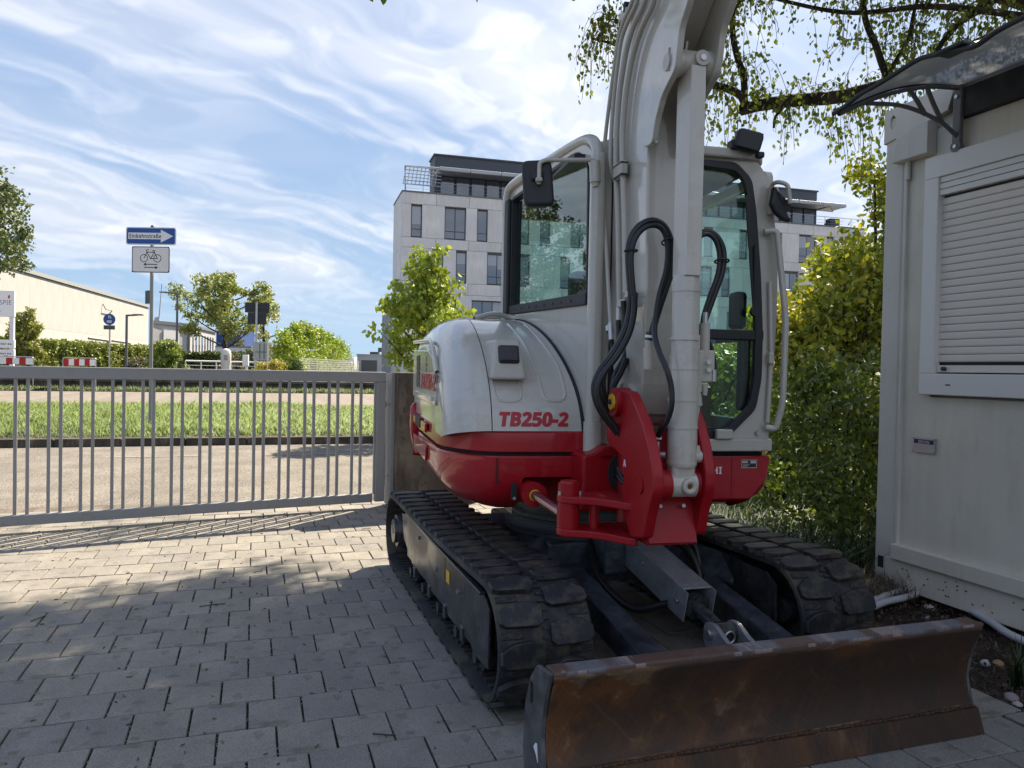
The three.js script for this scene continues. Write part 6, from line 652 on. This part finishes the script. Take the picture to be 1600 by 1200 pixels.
  const G = std(0.14, 0.135, 0.135, 0.5); const br = part(can, 'bracket', [tube([[ct[0] + 0.02, ct[1] - 0.005, zb + 0.02], [-0.62, sheetY(0.33, zb) - 0.02, zb + 0.02], [-0.3, sheetY(0.67, zb) - 0.02, zb + 0.02], [0, 3.165, zb + 0.02]], 0.013, 30, 8), tube([[-0.72, sheetY(0.22, zb) - 0.025, zb + 0.02], [-0.45, 3.0, zb + 0.02], [-0.18, 2.95, zb + 0.02], [-0.02, 2.87, zb + 0.02]], 0.013, 30, 8), tube([[-0.42, 3.11, zb + 0.02], [-0.36, 3.06, zb + 0.02], [-0.28, 2.97, zb + 0.02]], 0.014, 12, 8), tube([[-0.28, 3.15, zb + 0.02], [-0.23, 3.06, zb + 0.02], [-0.14, 2.93, zb + 0.02]], 0.014, 12, 8), span([-0.035, 2.80, zb - 0.01], [-0.005, 3.18, zb + 0.05], 0.008), rod([-0.04, 2.81, zb + 0.02], [-0.005, 2.81, zb + 0.02], 0.034, 0.034, 16)], G); for (const y of [2.81, 3.11]) part(can, 'bolt', rod([-0.046, y, zb + 0.02], [-0.036, y, zb + 0.02], 0.012, 0.012, 6), M.zinc);
  // dirt and rust scars on the foot of the container
  const R = rng(8), sc = []; for (let i = 0; i < 26; i++) { const z = lerp(zL + 0.25, -2.6, R()), y = lerp(0.05, 0.18, R()), n = 6, p = []; for (let k = 0; k < n; k++) { const a = k / n * 6.283, r = 0.012 * lerp(0.3, 1, R()); p.push([z + Math.cos(a) * r, y + Math.sin(a) * r * 0.6]); } sc.push(slabX(p, -0.0074, -0.006)); } part(t, 'rust_scar', sc, std(0.10, 0.06, 0.035, 0.9)); part(t, 'support_block', span([0.1, -0.3, -3.9], [0.5, yB - 0.03, -3.5]), M.concrete);
}
// ---------------------------------------------------------------- planting bed
{
  const bed = struct('planting_bed', uvm(grid(50, 60, (u, v) => { const x = lerp(3.10, 7.5, u), z = lerp(-9, 1.5, v); return [x, -0.035 + 0.05 * (fbm(u, v, 14, 4, 3) - 0.5) - 0.03 * sstep(0, 0.08, u), z]; }), 1.2), M.soil);
  struct('lawn', uvm(grid(20, 30, (u, v) => [lerp(-0.2, 30, u) + 2.0, -0.045 + 0.03 * (fbm(u, v, 10, 3, 4) - 0.5), lerp(-13.9, -8.0, v)]), 1), std(0.42, 0.46, 0.2, 1, { map: T.soil }));
  const soil2 = struct('side_strip', uvm(grid(10, 30, (u, v) => [lerp(1.9, 3.2, u), -0.02 + 0.02 * (fbm(u, v, 10, 3, 6) - 0.5), lerp(-8.2, -5.75, v)]), 1.2), M.soil);
  const R = rng(44), c = new THREE.Color(), q = new THREE.Matrix4();
  const bit = new THREE.InstancedMesh(new THREE.DodecahedronGeometry(0.012, 0).scale(1.4, 0.35, 0.7), std(1, 1, 1, 0.95), 3600); for (let i = 0; i < 3600; i++) { q.compose(V([lerp(3.12, 4.1, R()), -0.03 + R() * 0.02, lerp(-4.6, -1.6, R())]), new THREE.Quaternion().setFromEuler(new THREE.Euler(R() * 3, R() * 6, R() * 3)), V([lerp(0.3, 1.8, R() ** 2), 1, lerp(0.3, 1.2, R())])); bit.setMatrixAt(i, q); const t = R(); c.setRGB(lerp(0.02, 0.14, t * t), lerp(0.014, 0.09, t * t), lerp(0.01, 0.06, t * t)); bit.setColorAt(i, c); } shade(bit); top(bit, 'bark_mulch', 'dark bark and leaf litter on the planting bed by the container', 'mulch'); bit.userData.kind = 'stuff';
  const SB = [[[[3.512,-0.02,-2.829]][0], 0.022, [0.5, 0.49, 0.45], 'small pale round stone nearest the blade end'], [[[3.568,-0.02,-2.805]][0], 0.024, [0.34, 0.22, 0.11], 'small ochre stone beside the pale stone'], [[[3.244,-0.02,-2.484]][0], 0.03, [0.28, 0.24, 0.23], 'grey stone on the bed right of the blade, larger one'], [[[3.202,-0.02,-2.421]][0], 0.02, [0.42, 0.38, 0.35], 'small light stone right of the blade at the frame edge'], [[[4.006,-0.02,-3.62]][0], 0.028, [0.42, 0.41, 0.38], 'flat white stone on the soil by the pipes'], [[[3.826,-0.02,-3.478]][0], 0.02, [0.36, 0.33, 0.3], 'small grey stone on the soil behind the blade'], [[[3.435,-0.02,-3.319]][0], 0.022, [0.25, 0.18, 0.12], 'brown shard on the soil beside the crawler']];
  for (const [p, r, col, lab] of SB) { const g = new THREE.IcosahedronGeometry(r, 2), a = g.attributes.position; for (let i = 0; i < a.count; i++) { const k = 1 + 0.35 * (fbm(a.getX(i) / r * 0.13 + 0.5, a.getY(i) / r * 0.13 + 0.5 + a.getZ(i), 4, 3, 5) - 0.5); a.setXYZ(i, a.getX(i) * k * 1.25, a.getY(i) * k * 0.75, a.getZ(i) * k); } g.computeVertexNormals(); const m = part(null, 'stone', g, std(...col, 0.9)); m.position.set(p[0], -0.03, p[2]); m.rotation.y = p[0] * 9; top(m, 'stone', lab, 'stone'); }
  const cm = std(0.52, 0.53, 0.55, 0.5); const c1 = part(null, 'conduit_pipe', tube([...[[3.615,0.02,-3.685],[3.846,0.02,-3.775],[4.052,0.02,-3.822],[4.169,0.02,-3.806],[4.158,0.02,-3.649],[4.085,0.02,-3.428],[3.999,0.02,-3.209],[3.903,0.02,-3.017],[3.866,0.02,-2.829]]], 0.022, 80, 10), cm); top(c1, 'conduit_pipe', 'grey plastic conduit lying along the container foot, rear one', 'pipe'); const c2 = part(null, 'conduit_pipe', tube([...[[3.521,0.015,-3.597],[3.719,0.015,-3.674],[3.893,0.015,-3.709],[4.101,0.015,-3.768],[4.181,0.015,-3.718]]], 0.021, 60, 10), cm); top(c2, 'conduit_pipe', 'shorter grey conduit in front beside the crawler', 'pipe');
  grass('tall_grass', 'tall rough grass between crawler, shrubs and container', 'grass', 2600, bladeTuft(9, 9, 0.40, 0.004, 0.9), 61, (R) => { const x = lerp(2.75, 4.5, R()), z = lerp(-7, -4.25, Math.pow(R(), 0.8)); return [x, -0.03, z, lerp(0.4, 1.15, R())]; }, [0.035, 0.085, 0.012], [0.10, 0.17, 0.03]);
  grass('dry_grass', 'pale dry grass at the container corner post', 'grass', 420, bladeTuft(10, 8, 0.2, 0.003, 1.4), 62, (R) => [lerp(3.55, 4.05, R()), -0.02, lerp(-4.35, -3.7, R()), lerp(0.4, 1, R())], [0.22, 0.15, 0.07], [0.34, 0.25, 0.12]);
  for (const [p, s, lab] of [[[[4.093,-0.02,-3.834]][0], 1.0, 'single green grass tuft over the conduit pipes'], [[[3.354,-0.02,-2.538]][0], 1.3, 'green grass tuft on the bed at the right frame edge'], [[[4.327,-0.02,-4.621]][0], 1.1, 'yellow green grass tuft at the foot of the corner post']]) { const m = part(null, 'grass_tuft', bladeTuft(Math.round(p[0] * 100), 60, 0.22 * s, 0.0035, 0.55), new THREE.MeshPhysicalMaterial({ color: rgb(0.09, 0.17, 0.02), roughness: 0.7, transmission: 0.3, thickness: 0, side: THREE.DoubleSide })); m.position.set(p[0], -0.03, p[2]); top(m, 'grass_tuft', lab, 'grass'); m.userData.kind = 'stuff'; }
}
// ---------------------------------------------------------------- shrubs right of the excavator, birch over it
{
  const yel = [0.62, 0.55, 0.03];
  bush('large_shrub', 'tall broad shrub with yellow green leaves beside the container', at([[7.176,1.632,-7.708]][0]), { seed: 131, h: 3.1, w: 1.2, d: 1.1, n: 90, cr: 0.42, leaves: 150, leaf: 0.095, stems: 22, yellow: 0.12, tintY: yel, prof: (y) => 1 - 0.3 * y, tint: [[0.15, 0.21, 0.015], [0.46, 0.48, 0.03]] });
  bush('large_shrub', 'lower bright yellow shrub right behind the cab handrail', at([[6.552,1.621,-8.131]][0]), { seed: 132, h: 2.35, w: 0.95, d: 1.0, n: 66, cr: 0.4, leaves: 150, leaf: 0.09, stems: 18, yellow: 0.3, tintY: yel, tint: [[0.20, 0.25, 0.015], [0.55, 0.52, 0.03]] });
  bush('large_shrub', 'shaded green shrub filling the gap at the container corner', at([[4.61,1.549,-4.986]][0]), { seed: 133, h: 1.55, w: 1.0, d: 0.6, n: 60, cr: 0.3, leaves: 150, leaf: 0.062, stems: 20, tint: [[0.08, 0.135, 0.013], [0.24, 0.29, 0.028]] });
  bush('large_shrub', 'tall narrow shrub rising against the container wall', at([[7.873,1.65,-7.894]][0]), { seed: 134, h: 4.4, w: 0.7, d: 0.8, n: 66, cr: 0.36, leaves: 120, leaf: 0.09, stems: 14, yellow: 0.15, tintY: yel, prof: (y) => 1.05 - 0.5 * y, tint: [[0.12, 0.18, 0.014], [0.34, 0.38, 0.03]] });
  bush('large_shrub', 'leafy shrub seen through the cab windows', at([[5.92,1.609,-8.556]][0]), { seed: 135, h: 1.85, w: 1.15, n: 60, cr: 0.36, leaves: 110, leaf: 0.085, stems: 14, yellow: 0.2, tintY: yel, tint: [[0.14, 0.22, 0.014], [0.42, 0.45, 0.035]] });
  bush('large_shrub', 'shrub mostly hidden behind the cab', at([[5.101,1.587,-8.2]][0]), { seed: 138, h: 2.0, w: 0.95, n: 50, cr: 0.34, leaves: 110, leaf: 0.085, stems: 12, tint: [[0.10, 0.17, 0.014], [0.32, 0.37, 0.03]] });
  tree('small_spruce', 'small dark conifer in front of the office block', at([[21.204,2.1,-24.501]][0]), { seed: 136, h: 6.2, r: 0.08, w: 0.95, limbs: 24, per: 3, cr: 0.3, leaves: 60, leaf: 0.1, low: 0.2, up: 0.0, cone: 1, wide: 0.25, tint: [[0.02, 0.035, 0.015], [0.05, 0.065, 0.03]] });
  bush('large_shrub', 'low shaded shrub behind the rear of the right crawler', at([[4.954,1.568,-6.349]][0]), { seed: 137, h: 1.15, w: 0.7, d: 0.6, n: 46, cr: 0.26, leaves: 140, leaf: 0.06, stems: 16, tint: [[0.08, 0.135, 0.013], [0.22, 0.28, 0.028]] });
  // birch: trunk behind the container, limb reaching left, hanging twigs
  const t = base('birch_tree', 'birch reaching over from behind the container with hanging twigs', 'tree', [0, 0, 0]), R = rng(151), wood = [], spots = [], tw = [];
  const limbs = [];
  const limb = (pts, r0, r1, k) => { wood.push(uvm(taper(pts, r0, r1, 30, 9), 1)); limbs.push([curve(pts), r0, k]); };
  limb([[10.2, -0.1, -7.6], [10.1, 2, -7.5], [10.0, 4.3, -7.3], ...[[9.25,6.342,-6.884]], ...[[8.547,7.868,-6.73]], ...[[8.227,10.436,-6.889]]], 0.24, 0.09, 0.3);
  limb([[10.02, 3.9, -7.35], ...[[8.864,5.564,-6.577],[8.292,5.438,-6.769],[7.864,5.24,-6.911],[7.365,4.979,-7.075],[7.008,4.851,-7.194],[6.508,4.704,-7.361],[6.006,4.655,-7.53],[5.577,4.578,-7.675],[5.419,4.529,-7.727]]], 0.115, 0.07, 1.3);
  limb([...[[5.408,4.54,-7.625],[5.357,4.659,-7.645],[5.228,4.731,-7.69],[5.05,4.788,-7.752],[4.836,4.873,-7.826],[4.587,4.98,-7.913],[4.23,5.085,-8.036],[3.945,5.229,-8.136],[3.696,5.298,-8.222]]], 0.05, 0.012, 1.6); limb([...[[5.394,4.548,-7.63],[5.382,4.884,-7.641],[5.309,5.108,-7.67],[5.263,5.331,-7.69],[5.246,5.593,-7.701],[5.269,6.006,-7.701],[5.203,6.678,-7.737]]], 0.042, 0.022, 1.6); limb([...[[5.909,4.628,-7.51],[5.832,4.521,-7.534],[5.769,4.429,-7.554],[5.756,4.309,-7.556]]], 0.022, 0.014, 0); limb([...[[5.489,4.544,-7.651],[5.404,4.49,-7.679],[5.347,4.473,-7.698]]], 0.03, 0.01, 0);
  limb([...[[7.08,4.867,-7.17],[6.99,5.108,-7.205],[6.916,5.333,-7.235],[6.797,5.634,-7.281],[6.74,6.163,-7.31],[6.62,7.069,-7.369]]], 0.045, 0.02, 1.3); limb([...[[7.05,4.92,-7.181],[7.148,5.149,-7.152],[7.288,5.417,-7.11],[7.341,5.721,-7.098],[7.491,6.33,-7.059]]], 0.03, 0.014, 1.2); limb([...[[7.591,5.122,-7.107],[7.732,5.393,-7.064],[7.946,5.665,-6.997],[8.234,5.863,-6.903],[8.521,6.099,-6.81]]], 0.03, 0.05, 1); limb([...[[9.205,5.853,-6.678],[8.689,6.074,-6.858],[8.318,6.376,-6.99],[7.578,6.903,-7.251],[6.546,7.346,-7.611],[5.442,7.632,-7.991]]], 0.11, 0.03, 1.6); limb([...[[8.065,6.056,-6.013],[7.012,6.586,-6.381],[5.829,7.113,-6.793],[4.516,7.5,-7.247],[3.34,7.475,-7.646]]], 0.08, 0.02, 1.6); limb([...[[8.984,5.471,-6.218],[8.012,5.596,-6.551],[7.248,5.654,-6.811],[6.417,5.563,-7.092],[5.652,5.693,-7.354],[5.025,5.9,-7.571]]], 0.045, 0.015, 0.9); limb([...[[9.491,6.479,-6.594],[8.173,6.296,-7.038],[6.923,6.502,-7.466],[5.819,6.788,-7.847],[4.791,6.921,-8.198]]], 0.09, 0.02, 0.6); limb([...[[13.324,8.953,-8.298],[11.41,9.014,-8.949],[9.495,9.074,-9.6],[7.771,9.24,-10.189]]], 0.09, 0.02, 1.0); limb([...[[7.828,6.491,-5.468],[6.606,7.296,-5.899],[5.082,8.032,-6.431],[3.562,8.448,-6.956]]], 0.08, 0.02, 1.5); limb([...[[5.246,5.556,-7.7],[5.287,5.706,-7.689],[5.497,5.936,-7.623],[5.741,6.24,-7.546]]], 0.02, 0.01, 1); limb([...[[4.587,4.98,-7.913],[4.299,5.311,-8.017],[3.941,5.528,-8.143],[3.767,5.3,-8.198]]], 0.016, 0.006, 2.6);
  for (const [cv, r0, k] of limbs) { const L = cv.getLength(), n = Math.round(L * 16 * k); for (let i = 0; i < n; i++) { const p = cv.getPointAt(lerp(0.12, 1, R())), a = R() * 6.283, out = lerp(0.1, 0.6, R()), len = lerp(0.15, 0.75, R() * R()) + 0.08; const pts = [p.toArray(), [p.x + Math.cos(a) * out * 0.6, p.y + lerp(-0.02, 0.22, R()), p.z + Math.sin(a) * out * 0.6], [p.x + Math.cos(a) * out, p.y - len * 0.35, p.z + Math.sin(a) * out], [p.x + Math.cos(a) * out * 1.08 + (R() - 0.5) * 0.1, p.y - len, p.z + Math.sin(a) * out * 1.08]]; const c2 = curve(pts); tw.push(new THREE.TubeGeometry(c2, 7, 0.0032, 3, false)); const m = Math.round(len * 22 + 5); for (let j = 0; j < m; j++) { const q = c2.getPointAt(lerp(0.12, 1, R())); spots.push([q.x + (R() - 0.5) * 0.17, q.y + (R() - 0.55) * 0.12, q.z + (R() - 0.5) * 0.17]); } } }
  for (const [px, y0, y1] of [[1305, 165, 250], [1322, 150, 300], [1338, 170, 265], [1350, 150, 330], [1366, 160, 240], [1376, 150, 215], [1268, 160, 200], [1296, 160, 235], [1126, 140, 235], [1140, 150, 225], [1110, 130, 240]]) for (let e = 0; e < 2; e++) { const k = 8.4 + R() * 0.9, P = (x, y) => { const c = [(x - 800) / 1188 * k, (600 - y) / 1188 * k]; return [0.94682 * c[0] - 0.01298 * c[1] + 0.32151 * k, 1.4 + 0.01998 * c[0] + 0.99963 * c[1] - 0.01847 * k, 0.32115 * c[0] - 0.02391 * c[1] - 0.94673 * k]; }; const s = (R() - 0.5) * 26, c2 = curve([P(px + s * 0.4, y0), P(px + s, lerp(y0, y1, 0.3)), P(px + s * 0.6 + 5, lerp(y0, y1, 0.7)), P(px + s * 0.8, y1 - e * 30)]); tw.push(new THREE.TubeGeometry(c2, 12, 0.0035, 3, false)); for (let j = 0; j < 17; j++) { const q = c2.getPointAt(Math.pow(R(), 1.1)); spots.push([q.x + (R() - 0.5) * 0.09, q.y + (R() - 0.5) * 0.08, q.z + (R() - 0.5) * 0.09]); } }
  part(t, 'twigs', tw, M.twig); 
  // the crown over the yard, which keeps the sun off the machine
  const hi = []; const sx = SUN.x / SUN.y, sz = SUN.z / SUN.y, v = V([0, 0, 0]);
  for (let i = 0; i < 1500; i++) { const lf = R() < 0.42, gx = lf ? lerp(-4.4, 0.3, R()) : lerp(-4.2, 6, R()), gz = lf && R() < 0.7 ? lerp(-3.7, 0.4, R()) : lerp(-6.4, 1.2, R()), y = lerp(5.4, 9.6, R()), e = gz + (gx < -0.8 ? 3.5 : gx > 2 ? 4.9 : 4.2); if (gx > 1.4 && gz < -4.9) continue; if (e < 0 && (gx > -0.7 || R() > 0.15)) continue; v.set(gx + sx * y, y, gz + sz * y).applyMatrix4(camera.matrixWorldInverse); const qx = v.x / -v.z * 1188, qy = 600 - v.y / -v.z * 1188; if (v.z < -0.5 && qy > -60 && Math.abs(qx) < 900) continue; hi.push([gx + sx * y, y, gz + sz * y, lerp(0.3, 0.6, R())]); if (i % 9 === 0) wood.push(uvm(taper([[9.9, 6.2, -7.3], [lerp(9.9, gx + sx * y, 0.5), lerp(6.5, y, 0.6) + 0.4, lerp(-7.3, gz + sz * y, 0.5)], [gx + sx * y, y, gz + sz * y]], 0.05, 0.012, 10, 5), 1)); }
  for (const q of clumps(hi, 56, 159)) spots.push([...q, 0.11]);
  part(t, 'trunk', wood, M.bark); part(t, 'crown', leafCloud(spots, { size: 0.06, seed: 155, width: 0.72, droop: 0.7, tint: [[0.12, 0.18, 0.018], [0.36, 0.42, 0.05]], yellow: 0.06, tintY: [0.36, 0.36, 0.03] }), LM);
  console.log('birch leaves', spots.length, 'twigs', tw.length);
}
renderer.setSize(1024, 768);
renderer.render(scene, camera);
